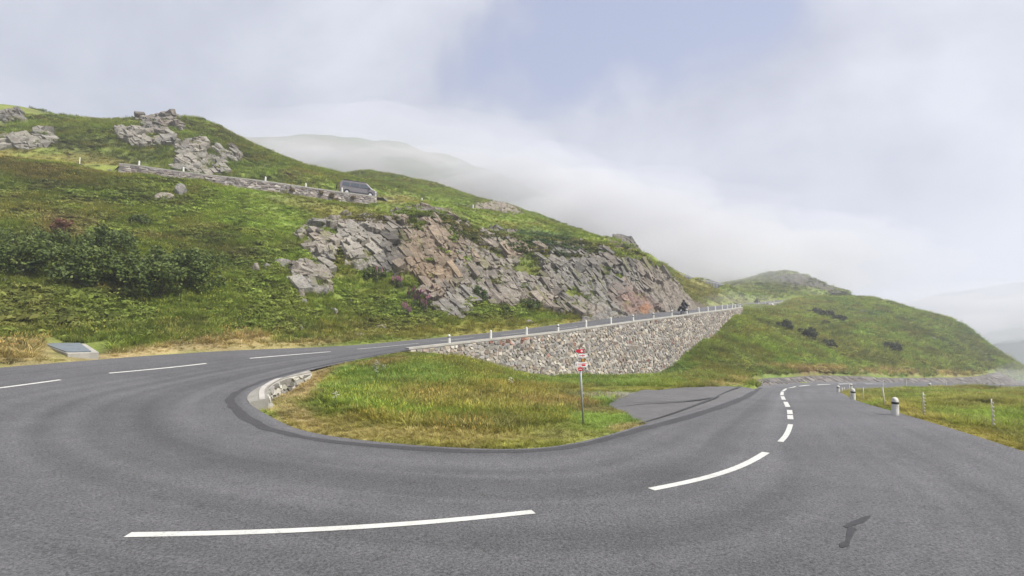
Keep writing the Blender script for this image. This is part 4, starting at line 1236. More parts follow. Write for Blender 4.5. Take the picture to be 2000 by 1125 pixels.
bA = rot_basis(55, 35, 15); bB = rot_basis(62, -28, -25)
rock_object('rock_outcrop', 'broken tan and grey rock face with jutting blocks beside pink-flowered bank', zB, (-24, -3, 38, 66), 0.12, 'cliff1',
            [(690, 500, 80, 50, 0, 'pale', .8), (850, 500, 70, 70, 0, 'tan', .95), (850, 470, 60, 40, 20, 'warm', .4), (760, 500, 18, 50, 20, 'dark', .8), (620, 480, 40, 20, 0, 'warm', .5), (905, 580, 20, 30, 0, 'pale', .6)],  # narrow dark ellipse: shadow of the recess painted into the rock colour
            2.7, (1.3, .9, .5), bA, .75, 110, .25, blk=760, bsz=.50, nparts=150, dip=-48)
rock_object('rock_outcrop', 'long grey slabby rock face with slanting strata right above the road', zB, (-6, 32, 44, 88), 0.13, 'cliff2',
            [(1240, 590, 40, 26, 20, 'red', .8), (1290, 560, 70, 30, 30, 'warm', .7), (960, 540, 50, 60, 0, 'warm', .5), (1100, 540, 90, 40, 0, 'grey', .5), (1255, 606, 9, 9, 0, 'orange', .9), (1180, 520, 80, 22, 10, 'dark', .45), (1010, 495, 40, 14, 0, 'tan', .6), (1060, 600, 60, 20, 0, 'warm', .5)],
            2.8, (.5, 1.0, 1.7), bB, .62, 130, .25, blk=1050, bsz=.50, nparts=150, dip=-42)
rock_object('rock_outcrop', 'craggy grey rock knob jutting from the skyline beside a grassy top', zB, (-66, -30, 66, 96), 0.22, 'knob',
            [(260, 275, 50, 18, 0, 'pale', .6), (330, 245, 40, 20, 0, 'warm', .4)], 3.4, (1.2, 1, .5), bA, .9, 150, .4, blk=320, bsz=.62, nparts=60)
rock_object('rock_outcrop', 'fractured pale rock slope just above the walled higher road', zB, (-52, -26, 66, 92), 0.2, 'slope',
            [(390, 320, 60, 30, 0, 'pale', .7)], 2.6, (1.2, 1, .5), bA, .7, 160, .25, blk=380, bsz=.52, nparts=60)
rock_object('rock_outcrop', 'smooth pale rock slabs low on the hill above the yellow grass', zB, (-76, -54, 58, 92), 0.22, 'slab', [(50, 278, 60, 18, 0, 'pale', .9)], 4.0, (1.2, 1, .6), bA, .6, 170, .25, blk=120, bsz=.65, nparts=30)
rock_object('rock_outcrop', 'dark rock lump on the hilltop above the pale slabs', zB, (-86, -60, 68, 96), 0.26, 'lump', [(20, 228, 30, 18, 0, 'dark', .4)], 2.0, (1, 1, .8), bA, .7, 180, .4, blk=50, bsz=.65, nparts=20)
rock_object('rock_outcrop', 'small dark crag on the shoulder behind the long rock face', zB, (18, 40, 100, 130), 0.3, 'crag', [(1215, 466, 40, 30, 0, 'dark', .6)], 2.0, (.7, 1, 1.3), bB, .35, 190, .05, blk=40, bsz=.6)
rock_object('rock_outcrop', 'heather-topped crag on the far skyline beyond the climbing road', zB, (70, 170, 150, 250), 0.8, 'far', [(1575, 548, 120, 40, 0, 'heath', .85)], 4.0, (1, 1, .8), bB, .6, 200, .05)
rock_object('rock_outcrop', 'pale stone patch where the bank is cut below the second green hill', zB, (-8, 8, 74, 140), 0.4, 'cut', [(980, 408, 60, 18, 0, 'warm', .8)], 1.6, (1, 1, .8), bB, .5, 205, .2)

# loose boulders
def boulder_mesh(seed, sx, sy, sz, cutn=13):
    rr = random.Random(seed)
    bm = bmesh.new(); bmesh.ops.create_icosphere(bm, subdivisions=3, radius=1)
    V = np.array([v.co[:] for v in bm.verts])
    for k in range(cutn):
        n = np.array([rr.gauss(0, 1) for _ in range(3)]); n /= np.linalg.norm(n)
        h = rr.uniform(.42, .8); dd = V @ n
        V = V - np.outer(np.maximum(dd - h, 0), n) * .92
    V += (np.stack([fbm(V[:, 0] * 3 + seed + k, V[:, 1] * 3 + V[:, 2] * 2, 3, seed + k) for k in range(3)], 1) - .5) * .22
    for v, q in zip(bm.verts, V * np.array([sx, sy, sz])): v.co = q
    me = bpy.data.meshes.new('boulder'); bm.to_mesh(me); bm.free()
    c = np.array(rr.choice([(0.23, .22, .20), (0.19, .18, .165), (.22, .195, .16)])) * np.ones((len(V), 3))
    set_col(me, c)
    me.materials.append(M['rock'])
    return me
def boulder(u, v, w, h, label, zf=None, seed=0, group=None, rot=0.0):
    zf = zf or zB
    x, y, z = cast(u, v, zf, 10)
    W = w / 1000 * y / 2; Hh = h / 1000 * y
    o = link('boulder', boulder_mesh(seed, W * 1.1, W * .85, Hh * .75), None)
    o.location = (x, y + W * .2, z + Hh * .12); o.rotation_euler = (random.uniform(-.15, .15), rot, random.uniform(0, 6))
    tag(o, label, 'boulder', group); return o
boulder(322, 392, 40, 20, 'pale lichen-spotted boulder lying in the grass under the higher road wall', seed=1)
boulder(352, 384, 26, 30, 'upright pale boulder leaning behind a lower one in the grass slope', seed=2)
boulder(316, 404, 18, 10, 'small pale stone tucked below two boulders on the grass slope', seed=3)
boulder(628, 545, 44, 36, 'big flat-faced grey boulder on the bank below the rock face', seed=4)
boulder(602, 566, 24, 18, 'grey boulder wedged beside a bigger flat-faced one', seed=5)
boulder(588, 582, 20, 34, 'narrow blue-grey rock standing out of the bank', seed=6)
boulder(593, 594, 26, 14, 'blue-grey rock at the foot of a narrow standing one', seed=7)
boulder(645, 572, 16, 26, 'slim grey rock showing in the green bank', seed=8)
boulder(650, 612, 24, 22, 'split grey rock low on the bank above the road', seed=9)
boulder(683, 592, 9, 12, 'small grey stone in the flowery bank', seed=10)
boulder(548, 520, 50, 22, 'pale tan rubble rock at the edge of the broken face', seed=11)
boulder(500, 535, 30, 26, 'pale rounded rock at the heather edge', seed=12)
boulder(520, 528, 20, 18, 'pale rounded rock nestled beside its twin in the heather', seed=13)
boulder(562, 548, 26, 14, 'tan slab rock lying aslant on the bank', seed=14)
boulder(1031, 632, 22, 9, 'flat brown rock lying on the verge under the long rock face', seed=15)
boulder(9, 548, 20, 9, 'grey stone at the end of the dark shrubs', seed=16)
boulder(202, 591, 18, 6, 'white flat stone in the grass below the shrubs', seed=17)
boulder(1476, 662, 9, 7, 'small white stone high on the grassy bank right of the wall', zf=zA, seed=18)
boulder(1680, 609, 24, 5, 'long pale stone slab on the round grassy hill', zf=zA, seed=19)
boulder(1913, 727, 12, 6, 'pale stone low on the flank of the round hill', zf=zA, seed=20)
boulder(1822, 664, 14, 10, 'grey rock in the heather of the round hill', zf=zA, seed=21)
boulder(700, 655, 30, 8, 'loose flat rubble stone on the verge under the flowery bank', seed=22)
boulder(745, 645, 34, 16, 'layered dark rock showing through the roadside bank', seed=23)
boulder(585, 643, 18, 7, 'small rock at the foot of the green bank', seed=24)
boulder(1870, 812, 14, 4, 'flat pale stone lying in the field of short grass', zf=zC, seed=25)
boulder(1990, 822, 18, 5, 'flat white stone near the knobbly stake in the field', zf=zC, seed=26)
# ------------------------------------------------------------------ plants that nobody could count
LIB = bpy.data.collections.new('plant_patterns')
def lib_obj(name, V, F, shade):
    me = np_mesh(name, V, F, False, np.asarray(shade)[:, None] * np.ones((1, 3)) if np.ndim(shade) == 1 else shade)
    me.materials.append(M['veg'])
    o = bpy.data.objects.new(name, me); LIB.objects.link(o); return o
def tuft(seed, n=26, spread=.35, lean=.5, width=.03, h0=.55, h1=1.0, heads=0.0):
    r = np.random.default_rng(seed); V = []; F = []; S = []
    for i in range(n):
        a = r.uniform(0, 2 * np.pi); rad = spread * np.sqrt(r.uniform()); bx, by = rad * np.cos(a), rad * np.sin(a)
        h = r.uniform(h0, h1); la = r.normal(a, .8); le = lean * r.uniform(.3, 1.2) * h
        w = width * r.uniform(.7, 1.3); pa = la + np.pi / 2
        wx, wy = np.cos(pa) * w, np.sin(pa) * w
        b = len(V); sh = r.uniform(.75, 1.25)
        mx_, my_ = bx + np.cos(la) * le * .35, by + np.sin(la) * le * .35
        V += [(bx - wx, by - wy, -.05), (bx + wx, by + wy, -.05), (mx_ + wx * .8, my_ + wy * .8, h * .6), (mx_ - wx * .8, my_ - wy * .8, h * .6), (bx + np.cos(la) * le, by + np.sin(la) * le, h)]
        F += [(b, b + 1, b + 2), (b, b + 2, b + 3), (b + 3, b + 2, b + 4)]
        S += [(sh, sh, sh)] * 5
        if r.uniform() < heads:
            tx, ty = bx + np.cos(la) * le, by + np.sin(la) * le
            b = len(V); w2 = .035
            V += [(tx - w2, ty, h * .92), (tx + w2, ty, h * .92), (tx + w2 * .6, ty, h * 1.18), (tx - w2 * .6, ty, h * 1.18)]
            F += [(b, b + 1, b + 2), (b, b + 2, b + 3)]; S += [(1.35, 1.1, 1.0)] * 4
    return np.array(V), np.array(F), np.array(S)
def leafy(seed, n=90, flat=.7, leaf=.13, stalk=True):
    r = np.random.default_rng(seed); V = []; F = []; S = []
    lobes = [(r.uniform(-.3, .3), r.uniform(-.3, .3), r.uniform(.25, .5), r.uniform(.28, .42)) for _ in range(5)]
    for i in range(n):
        lx, ly, lz, lr = lobes[r.integers(len(lobes))]
        d = r.normal(size=3); d /= np.linalg.norm(d); d[2] = abs(d[2]) * 1.0 - .25
        p_ = np.array([lx, ly, lz * flat]) + d * lr * np.array([1, 1, flat]) * r.uniform(.75, 1.05)
        nn = d + r.normal(size=3) * .5; nn /= np.linalg.norm(nn)
        t1 = np.cross(nn, r.normal(size=3)); t1 /= np.linalg.norm(t1) + 1e-9; t2 = np.cross(nn, t1)
        s = leaf * r.uniform(.6, 1.3); b = len(V); sh = r.uniform(.7, 1.3)
        V += [p_ - t1 * s, p_ - t2 * s * .5, p_ + t1 * s, p_ + t2 * s * .5]
        F += [(b, b + 1, b + 2), (b, b + 2, b + 3)]; S += [(sh, sh, sh)] * 4
    return np.array(V), np.array(F), np.array(S)
pat = [('a_grass', tuft(1, 30, .4, .9)), ('b_grass', tuft(2, 34, .45, 1.1)), ('c_grass', tuft(3, 26, .36, .7, .025)),
       ('d_seeding_grass', tuft(4, 28, .42, .8, .022, .5, 1.0, .45)), ('e_seeding_grass', tuft(5, 24, .4, .6, .02, .5, 1.05, .5)),
       ('f_heath', leafy(6)), ('g_heath', leafy(7, 100, .55, .11)), ('h_heath', leafy(8, 70, .9, .15)),
       ('i_broadleaf', leafy(9, 46, .8, .24)), ('j_mown', tuft(10, 34, .6, 1.6, .03, .35, .8)), ('k_mown', tuft(11, 30, .6, 2.2, .035, .3, .6))]
for nm, (V, F, S) in pat: lib_obj(nm, V, F, S)
GRASS, SEED, HEATH, BROAD, MOWN = (0, 1, 2), (3, 4), (5, 6, 7), (8,), (9, 10)

def scatter_tree():
    g = bpy.data.node_groups.new('plant_scatter', 'GeometryNodeTree')
    g.interface.new_socket('Geometry', in_out='INPUT', socket_type='NodeSocketGeometry')
    g.interface.new_socket('Geometry', in_out='OUTPUT', socket_type='NodeSocketGeometry')
    gi = g.nodes.new('NodeGroupInput'); go_ = g.nodes.new('NodeGroupOutput')
    ci = g.nodes.new('GeometryNodeCollectionInfo'); ci.inputs['Collection'].default_value = LIB
    ci.inputs['Separate Children'].default_value = True; ci.inputs['Reset Children'].default_value = True
    ip = g.nodes.new('GeometryNodeInstanceOnPoints'); ip.inputs['Pick Instance'].default_value = True
    def na(name, typ):
        n = g.nodes.new('GeometryNodeInputNamedAttribute'); n.data_type = typ; n.inputs['Name'].default_value = name
        return n.outputs['Attribute']
    g.links.new(gi.outputs[0], ip.inputs['Points']); g.links.new(ci.outputs[0], ip.inputs['Instance'])
    g.links.new(na('idx', 'INT'), ip.inputs['Instance Index'])
    g.links.new(na('rot', 'FLOAT_VECTOR'), ip.inputs['Rotation']); g.links.new(na('scl', 'FLOAT_VECTOR'), ip.inputs['Scale'])
    g.links.new(ip.outputs[0], go_.inputs[0])
    return g
SCAT = scatter_tree()
def scatter(name, label, P3, idx, scl, tint, seed=0, lean=.15):
    r = np.random.default_rng(seed); n = len(P3)
    me = bpy.data.meshes.new(name)
    me.vertices.add(n); me.vertices.foreach_set('co', np.asarray(P3, np.float32).ravel())
    a = me.attributes.new('idx', 'INT', 'POINT'); a.data.foreach_set('value', np.asarray(idx, np.int32))
    rot = np.column_stack([r.normal(0, lean, n), r.normal(0, lean, n), r.uniform(0, 2 * np.pi, n)]).astype(np.float32)
    a = me.attributes.new('rot', 'FLOAT_VECTOR', 'POINT'); a.data.foreach_set('vector', rot.ravel())
    scl = np.asarray(scl, np.float32)
    if scl.ndim == 1: scl = np.column_stack([scl, scl, scl])
    a = me.attributes.new('scl', 'FLOAT_VECTOR', 'POINT'); a.data.foreach_set('vector', scl.astype(np.float32).ravel())
    a = me.attributes.new('tint', 'FLOAT_COLOR', 'POINT')
    c = np.ones((n, 4), np.float32); c[:, :3] = tint; a.data.foreach_set('color', c.ravel())
    me.update()
    o = link(name, me); md = o.modifiers.new('scatter', 'NODES'); md.node_group = SCAT
    tag(o, label, 'plants', kind='stuff'); return o
def rand_in(box, n, r): return r.uniform(box[0], box[1], n), r.uniform(box[2], box[3], n)
def pick(kinds, n, r): return np.array(kinds)[r.integers(0, len(kinds), n)]

def brow(u, v, nz=None):
    m = np.zeros_like(u)
    for e in ((760, 441, 78, 13, 8), (850, 432, 72, 15, 10), (905, 455, 40, 16, 35), (965, 476, 90, 18, 13), (1090, 484, 115, 20, 6), (1185, 492, 60, 14, 12), (1240, 505, 40, 9, 30)): m = np.maximum(m, ell(u, v, *e, .5, nz))
    return m
def plants_B():
    r = np.random.default_rng(401)
    out = []
    for box, n in (((-75, 60, 14, 60), 110000), ((-80, 66, 55, 132), 90000), ((-150, 60, 90, 180), 16000), ((60, 200, 110, 285), 16000)):
        X, Y = rand_in(box, n, r)
        k = in_poly(X, Y, polyB) & ~in_poly(X, Y, polyR)
        X, Y = X[k], Y[k]
        d = dist_line(X, Y, lineF); dv = dist_line(X, Y, lineVM)
        k = (d > .25) & (dv > 3.0) & ~in_poly(X, Y, [(-22.2, 24.0), (-19.2, 24.3), (-22.2, 28.6), (-26.2, 28.6)])
        X, Y, d = X[k], Y[k], d[k]
        Z = zB(X, Y); u, v, dep = proj(X, Y, Z)
        nz = rock_noise(X, Y, Z)
        rk = rock_cover(u, v, nz)
        bw = brow(u, v, nz)
        k = ((rk < .32) | ((bw > .5) & (rk < .97)) | ((r.uniform(size=len(X)) < .5) & (fbm(X * .7, Y * .7, 3, 114) > .54))) & (u > -250) & (u < 2250) & (v < 800)
        Z = Z + np.where(rk > .32, .3, 0)
        X, Y, Z, d, u, v, dep = [q[k] for q in (X, Y, Z, d, u, v, dep)]
        out.append((X, Y, Z, d, u, v, dep))
    X, Y, Z, d, u, v, dep = [np.concatenate([o[i] for o in out]) for i in range(7)]
    n = len(X)
    col = vegcol(X, Y, Z, ZB, ('mid', 'green', 'olive'), 50)
    t = fbm(X * .35 + 40, Y * .35, 3, 300)
    heathy = sstep(.46, .62, t)
    short = np.maximum(ell(u, v, 950, 420, 330, 34, 8, .8), ell(u, v, 600, 425, 160, 40, 15, .8)); short = np.maximum(short, ell(u, v, 90, 308, 190, 24, 8, .8))
    verge = sstep(4.5, 1.0, d)
    bwz = brow(u, v)
    isH = (r.uniform(size=n) < np.maximum(heathy * .75 * (1 - short * .8), bwz * .85)) & (verge < .5)
    isM = r.uniform(size=n) < np.maximum(verge * .7, short * .55)
    idx = pick(GRASS + (3,), n, r); idx = np.where(isH, pick(HEATH, n, r), idx); idx = np.where(isM & ~isH, pick(MOWN + (0,), n, r), idx)
    br = (r.uniform(size=n) < .05) & (dep < 60) & (verge < .5); idx = np.where(br, 8, idx)
    s = np.where(isH, r.uniform(.45, .95, n), r.uniform(.35, .62, n)); s = np.where(isM & ~isH, r.uniform(.22, .4, n), s)
    s = s * np.where(d < 1.0, .5, 1) * (1 + sstep(55, 200, dep) * 1.1)
    s = s * (1 - .35 * short)
    s = s * (1 + .35 * bwz)
    L = r.uniform(.68, 1.35, n)
    col = col * L[:, None] * np.where(isH, 1.0, 1.15)[:, None]
    sc3 = np.column_stack([s * 1.15, s * 1.15, s * np.where(isH, .75, .8)])
    scatter('hill_vegetation', 'rough grass and low heath covering the hillside', np.column_stack([X, Y, Z - .02]), idx, sc3, col, 1)
plants_B()

layP = np.array(LAY)
def plants_A():
    r = np.random.default_rng(402)
    out = []
    for box, n in (((-12, 14, 12, 45), 62000), ((5, 48, 20, 80), 60000), ((30, 170, 50, 185), 70000)):
        X, Y = rand_in(box, n, r)
        k = in_poly(X, Y, polyA) & ~in_poly(X, Y, polyR) & ~in_poly(X, Y, LAY) & ~in_poly(X, Y, [tuple(p) for p in kl] + [tuple(p[:2]) for p in inner[::-1]])
        X, Y = X[k], Y[k]
        Z = zA(X, Y); u, v, dep = proj(X, Y, Z); d = dist_line(X, Y, lineN)
        k = (d > .12) & (u < 2200)
        wl = dist_line(X, Y, [tuple(q) for q in ln_]); k &= (wl > .3)
        grav = ell(u, v, 1225, 776, 115, 11, 0, .6, fbm(X, Y, 3, 9)); k &= r.uniform(size=len(X)) > grav * .9
        k &= ~((dist_line(X, Y, [tuple(q[:2]) for q in gl]) < 1.7) & (Y > 50))
        out.append([q[k] for q in (X, Y, Z, d, u, v, dep)])
    X, Y, Z, d, u, v, dep = [np.concatenate([o[i] for o in out]) for i in range(7)]
    n = len(X)
    col = vegcol(X, Y, Z, ZA, ('green', 'lush', 'olive'), 60)
    near = dep < 42
    mown = np.where(near, np.maximum(sstep(2.4, 1.4, d + (fbm(X * .5, Y * .5, 3, 77) - .5) * 1.4) * (u > 480), ell(u, v, 1190, 815, 90, 24, 0, .5)), 0)
    mown = np.maximum(mown, ell(u, v, 600, 748, 50, 32, -35, .5)); mown = np.maximum(mown, ell(u, v, 1250, 765, 190, 11, 0, .5))
    isM = r.uniform(size=n) < mown
    t = fbm(X * .3 + 4, Y * .3, 3, 310)
    isH = (dep > 50) & (r.uniform(size=n) < sstep(.5, .62, t) * .7)
    idx = pick(GRASS + GRASS + SEED, n, r)
    seedy = np.maximum(ell(u, v, 1000, 800, 260, 22, 2, .6), ell(u, v, 760, 705, 120, 16, 0, .6)); seedy = np.maximum(seedy, ell(u, v, 900, 725, 110, 22, 20, .6))
    idx = np.where(r.uniform(size=n) < seedy * .45, pick(SEED, n, r), idx)
    idx = np.where(isH, pick(HEATH, n, r), idx); idx = np.where(isM, pick(MOWN, n, r), idx)
    idx = np.where((r.uniform(size=n) < .02) & near & ~isM, 8, idx)
    s = r.uniform(.22, .48, n); s = np.where(isM, r.uniform(.10, .2, n), s)
    far = sstep(45, 120, dep)
    s = np.where(~near, r.uniform(.3, .6, n) * (1 + far * 1.0), s); s = np.where(isH, s * 1.3, s)
    s = s * np.where(near & (d < 2.2) & ~isM, .6, 1)
    s = s * np.where((idx == 8), .6, 1)
    L = r.uniform(.68, 1.35, n)
    sc3 = np.column_stack([s * 1.1, s * 1.1, s * np.where(isH, .7, .85)])
    scatter('grass', 'long and mown grass inside the bend and on the slope below the wall', np.column_stack([X, Y, Z - .02]), idx, sc3, col * L[:, None] * 1.15, 2)
plants_A()

def plants_C():
    r = np.random.default_rng(403)
    X, Y = rand_in((8, 70, 2, 66), 150000, r)
    X2, Y2 = rand_in((40, 135, 20, 110), 40000, r)
    X = np.concatenate([X, X2]); Y = np.concatenate([Y, Y2])
    k = in_poly(X, Y, polyC) & ~in_poly(X, Y, polyR); X, Y = X[k], Y[k]
    Z = zC(X, Y); u, v, dep = proj(X, Y, Z); d = dist_line(X, Y, lineR)
    k = (d > .12) & (u < 2300) & (dep > 6); X, Y, Z, u, v, dep, d = [q[k] for q in (X, Y, Z, u, v, dep, d)]
    n = len(X)
    col = vegcol(X, Y, Z, ZC, ('olive', 'green', 'yellow'), 70)
    t = fbm(X * .4, Y * .4, 3, 320)
    tall = sstep(.5, .62, t)
    idx = np.where(r.uniform(size=n) < .35 + .4 * tall, pick(GRASS, n, r), pick(MOWN, n, r))
    s = r.uniform(.16, .28, n) * (1 + tall * .7) * np.where(d < .8, .6, 1) * (1 + sstep(30, 80, dep) * .6)
    L = r.uniform(.68, 1.35, n)
    scatter('grass', 'short grazed grass of the field beside the lower road', np.column_stack([X, Y, Z - .02]), idx, np.column_stack([s * 1.2, s * 1.2, s * .9]), col * L[:, None] * 1.15, 3)
plants_C()
# ------------------------------------------------------------------ stone posts, bollards, stakes
def copy_tree(o, parent=None):
    c = o.copy(); COL.objects.link(c); c.parent = parent
    for ch in list(o.children): copy_tree(ch, c)
    return c
def make_post(name, h, r, seed, band=True, flat=0.0):
    root = empty(name)
    mb = MB()
    prof = [(r * 1.12, -.25), (r * 1.1, 0.0), (r * 1.06, h * .3), (r, h * .7), (r * .96, h * .84), (r * .80, h * .94), (r * .5, h * .99), (r * .12, h)]
    mb.lathe(prof, 14, None, None, .08, seed)
    mb.build('shaft', M['white'], root, smooth=True)
    if band:
        mb = MB(); V = []; F = []
        z0, z1 = h * .62, h * .75; n = 12; a0, a1 = math.radians(-200), math.radians(20)
        for i in range(n + 1):
            a = a0 + (a1 - a0) * i / n
            for z in (z0, z1): V.append((math.cos(a) * r * 1.055, math.sin(a) * r * 1.055, z))
        F = [(2 * i, 2 * i + 2, 2 * i + 3, 2 * i + 1) for i in range(n)]
        mb.add(V, F); mb.build('black_band', M['black'], root)
    return root
wp = [make_post('stone_post', .66, .10, s, band=(s == 2)) for s in (1, 2, 3)]
n_used = [0, 0, 0]
def put_post(x, y, z, label, group, rz=0.0, s=1.0):
    i = random.randrange(3)
    o = wp[i] if n_used[i] == 0 else copy_tree(wp[i])
    n_used[i] += 1
    o.location = (x, y, z); o.rotation_euler = (random.uniform(-.05, .05), random.uniform(-.05, .05), rz); o.scale = (s, s, s * random.uniform(.92, 1.08))
    tag(o, label, 'stone post', group); return o
LP1 = 'weathered whitewashed stone post standing on the cap of the tall rubble wall'
ORD = ['first', 'second', 'third', 'fourth', 'fifth', 'sixth', 'seventh', 'eighth', 'ninth', 'tenth', 'eleventh', 'twelfth', 'thirteenth', 'fourteenth', 'fifteenth', 'sixteenth', 'seventeenth', 'eighteenth', 'nineteenth']
for k in range(19):
    x, y = posts_xy[k]
    put_post(x, y, float(posts_z[k]) + .1, 'weathered white stone post on the tall wall, %s from its low end' % ORD[k], 'stone posts along the tall wall', rz=.8 + random.uniform(-.4, .4))
for fk, u in enumerate((1470, 1482, 1495, 1512, 1530, 1550, 1569, 1590)):
    j = int(np.argmin(np.abs(proj(NS[:45, 0], NS[:45, 1], NS[:45, 2])[0] - u)))
    # edge of the far road, between its samples
    uu = proj(NS[:45, 0], NS[:45, 1], NS[:45, 2])[0]
    o_ = np.argsort(uu); t = float(np.interp(u, uu[o_], np.arange(45)[o_])); j = int(min(t, 43)); f = t - j
    q = NS[j] * (1 - f) + NS[j + 1] * f
    put_post(float(q[0]), float(q[1]), float(q[2]) + .05, 'small stone post on the far climbing road, %s past the tall wall' % ORD[fk], 'stone posts along the far road')
vu = proj(VE[:, 0], VE[:, 1], VE[:, 2])[0]
def ve_at(u, offn=0.0):
    t = float(np.interp(u, vu[:90], np.arange(len(vu[:90])))); j = int(min(t, len(VE) - 2)); f = t - j
    q = VE[j] * (1 - f) + VE[j + 1] * f; n = vn[j] * (1 - f) + vn[j + 1] * f
    return np.array([q[0] + n[0] * offn, q[1] + n[1] * offn, q[2]]), n
for u, vl in ((270, 'stone post at the upper end of the higher road wall'), (357, 'stone post on the higher road wall below the fractured rock slope'), (518, 'stone post on the higher road wall, third behind the van'), (597, 'stone post on the higher road wall, second behind the van'), (668, 'stone post at the tail of the van on the higher road'), (734, 'stone post right at the nose of the van'), (825, 'lone stone post on the grass edge just past the van'), (925, 'stone post farthest along the grassy edge of the higher road')):
    q, n = ve_at(u, .15)
    put_post(float(q[0]), float(q[1]), float(q[2]) + .08, vl, 'stone posts along the higher road', s=1.05)
q, n = ve_at(160, -.4)
mb = MB(); mb.tube([(0, 0, -.3), (0, 0, .95)], .05, 8); o = mb.build('marker_stake', simple('white_stake', (.62, .62, .58), .7), None)
o.location = (q[0], q[1], float(zB(q[:1], q[1:2])[0])); tag(o, 'slim white marker stake in the yellow grass left of the walled road', 'stake')

bol = [((1748, 803), .68, .12, 'stout white bollard with a black band, the nearest to the wide asphalt'), ((1666, 781), .66, .12, 'white bollard with black band between the thin stakes on the field edge'),
       ((1637, 765), .62, .125, 'white bollard with black band at the very tip of the field'), ((1662, 758.5), .64, .125, 'white bollard with black band where the field edge turns along the far road'),
       ((1816, 756), .62, .16, 'white bollard with black band alone midway along the straight lower road'), ((1986, 755), .6, .2, 'white bollard with black band far along the lower road by the mist')]
for i, ((u, v), h, r, lab) in enumerate(bol):
    b = make_post('bollard', h, r, 20 + i)
    if i == 5: x, y, z = 91.5, 91.8, float(zroad(np.array([91.5]), np.array([91.8]))[0])
    else:
        # stands just off the asphalt
        Yg = {0: 20.2, 1: 30.0, 2: 47.0, 3: 52.5, 4: 64}[i]
        x, y, z = P(u, v, Yg)
        zg = float(zC(np.array([x]), np.array([y]))[0]); z = zg
    b.location = (x, y, z); b.rotation_euler = (0, .03, 0.2)
    tag(b, lab, 'bollard')
st_mat = simple('weathered_wood', (0.50, 0.47, 0.38), .85, var=.3, scale=14)
def stake(u, vb, vt, r, lab, knob=False, group=None):
    x, y, z = cast(u[0], vb, zC, 12, 120)
    top = P(u[1], vt, y)
    root = empty('fence_stake', (x, y, z))
    mb = MB(); mb.tube([(0, 0, -.2), ((top[0] - x) * .5, 0, (top[2] - z) * .5), (top[0] - x, 0, top[2] - z)], [r * 1.1, r, r * .85], 7); mb.build('pole', st_mat, root, smooth=True)
    if knob:
        H = top[2] - z
        for k in range(7):
            f = .1 + .13 * k; m2 = MB(); m2.lathe([(.02, -.03), (.024, -.015), (.024, .015), (.02, .03)], 8, Matrix.Translation(((top[0] - x) * f + .03, -.02, H * f)))
            m2.build('insulator', simple('insulator', (.5, .48, .38), .7) if k == 0 else bpy.data.materials['insulator'], root)
    tag(root, lab, 'stake', group); return root, (top[0], y, top[2])
stk = []
stk.append(stake((1940, 1936), 843, 779, .022, 'thin knobbly stake with many insulators standing in the open field', True))
stk.append(stake((1804, 1803), 814, 766, .026, 'straight pale stake with insulators between the stout bollard and the field', True))
stk.append(stake((1728, 1724), 795, 757, .034, 'plain leaning wooden stake right beside the stout bollard'))
stk.append(stake((1686, 1686), 784, 757, .022, 'thin stake between two banded bollards at the field edge', False, None))
stk.append(stake((1659.5, 1659.5), 777, 750, .022, 'thin white stake touching the middle bollard on the field edge'))
stk.append(stake((1645, 1645), 768, 757, .04, 'short thin stake near the field tip', False, 'short stakes at the field tip'))
stk.append(stake((1649, 1649), 766, 757, .04, 'short thin stake near the field tip', False, 'short stakes at the field tip'))
def snowpole(u, Y, h, lab):
    q = FS[(nU + 13) * 10:]; uu = proj(q[:, 0], q[:, 1], q[:, 2])[0]
    j = int(np.argmin(np.abs(uu[18:] - u))) + 18
    x, y, z = q[j]
    mb = MB(); mb.tube([(0, 0, -.2), (0, 0, h)], .03, 6); o = mb.build('snow_pole', bpy.data.materials['white_stake'], None); o.location = (x + .2, y - .3, z)
    tag(o, lab, 'pole', 'snow poles along the lower road')
for u, h in ((1717, 1.0), (1759, 1.0), (1842, .9)): snowpole(u, 0, h, 'very thin white pole along the edge of the lower road')

# ------------------------------------------------------------------ hikers' signpost
steel = simple('galvanised_steel', (.42, .43, .44), .45, .6, var=.15, scale=20)
s_red = simple('sign_red', (.50, .012, .03), .5); s_white = simple('sign_white', (.78, .78, .76), .5); s_brown = simple('sign_brown', (.06, .02, .018), .5); s_orange = simple('sign_orange', (.48, .24, .05), .5)
bx_, by_, bz_ = cast(1140, 829, zA, 10)
sp = empty('signpost', (bx_, by_, bz_)); tag(sp, 'steel hiking signpost with red and white arrow plates standing on the grass island', 'signpost')
pxm = by_ / 1000 * 1.02
Hs = (829 - 687) * pxm
lean = -7 * pxm
mb = MB(); mb.tube([(0, 0, -.3), (lean, 0, Hs)], .036, 12); pole = mb.build('pole', steel, sp, smooth=True)
mb = MB(); mb.tube([(lean, 0, Hs - .002), (lean, 0, Hs + .015)], .038, 12); mb.build('pole_cap', M['black'], pole)
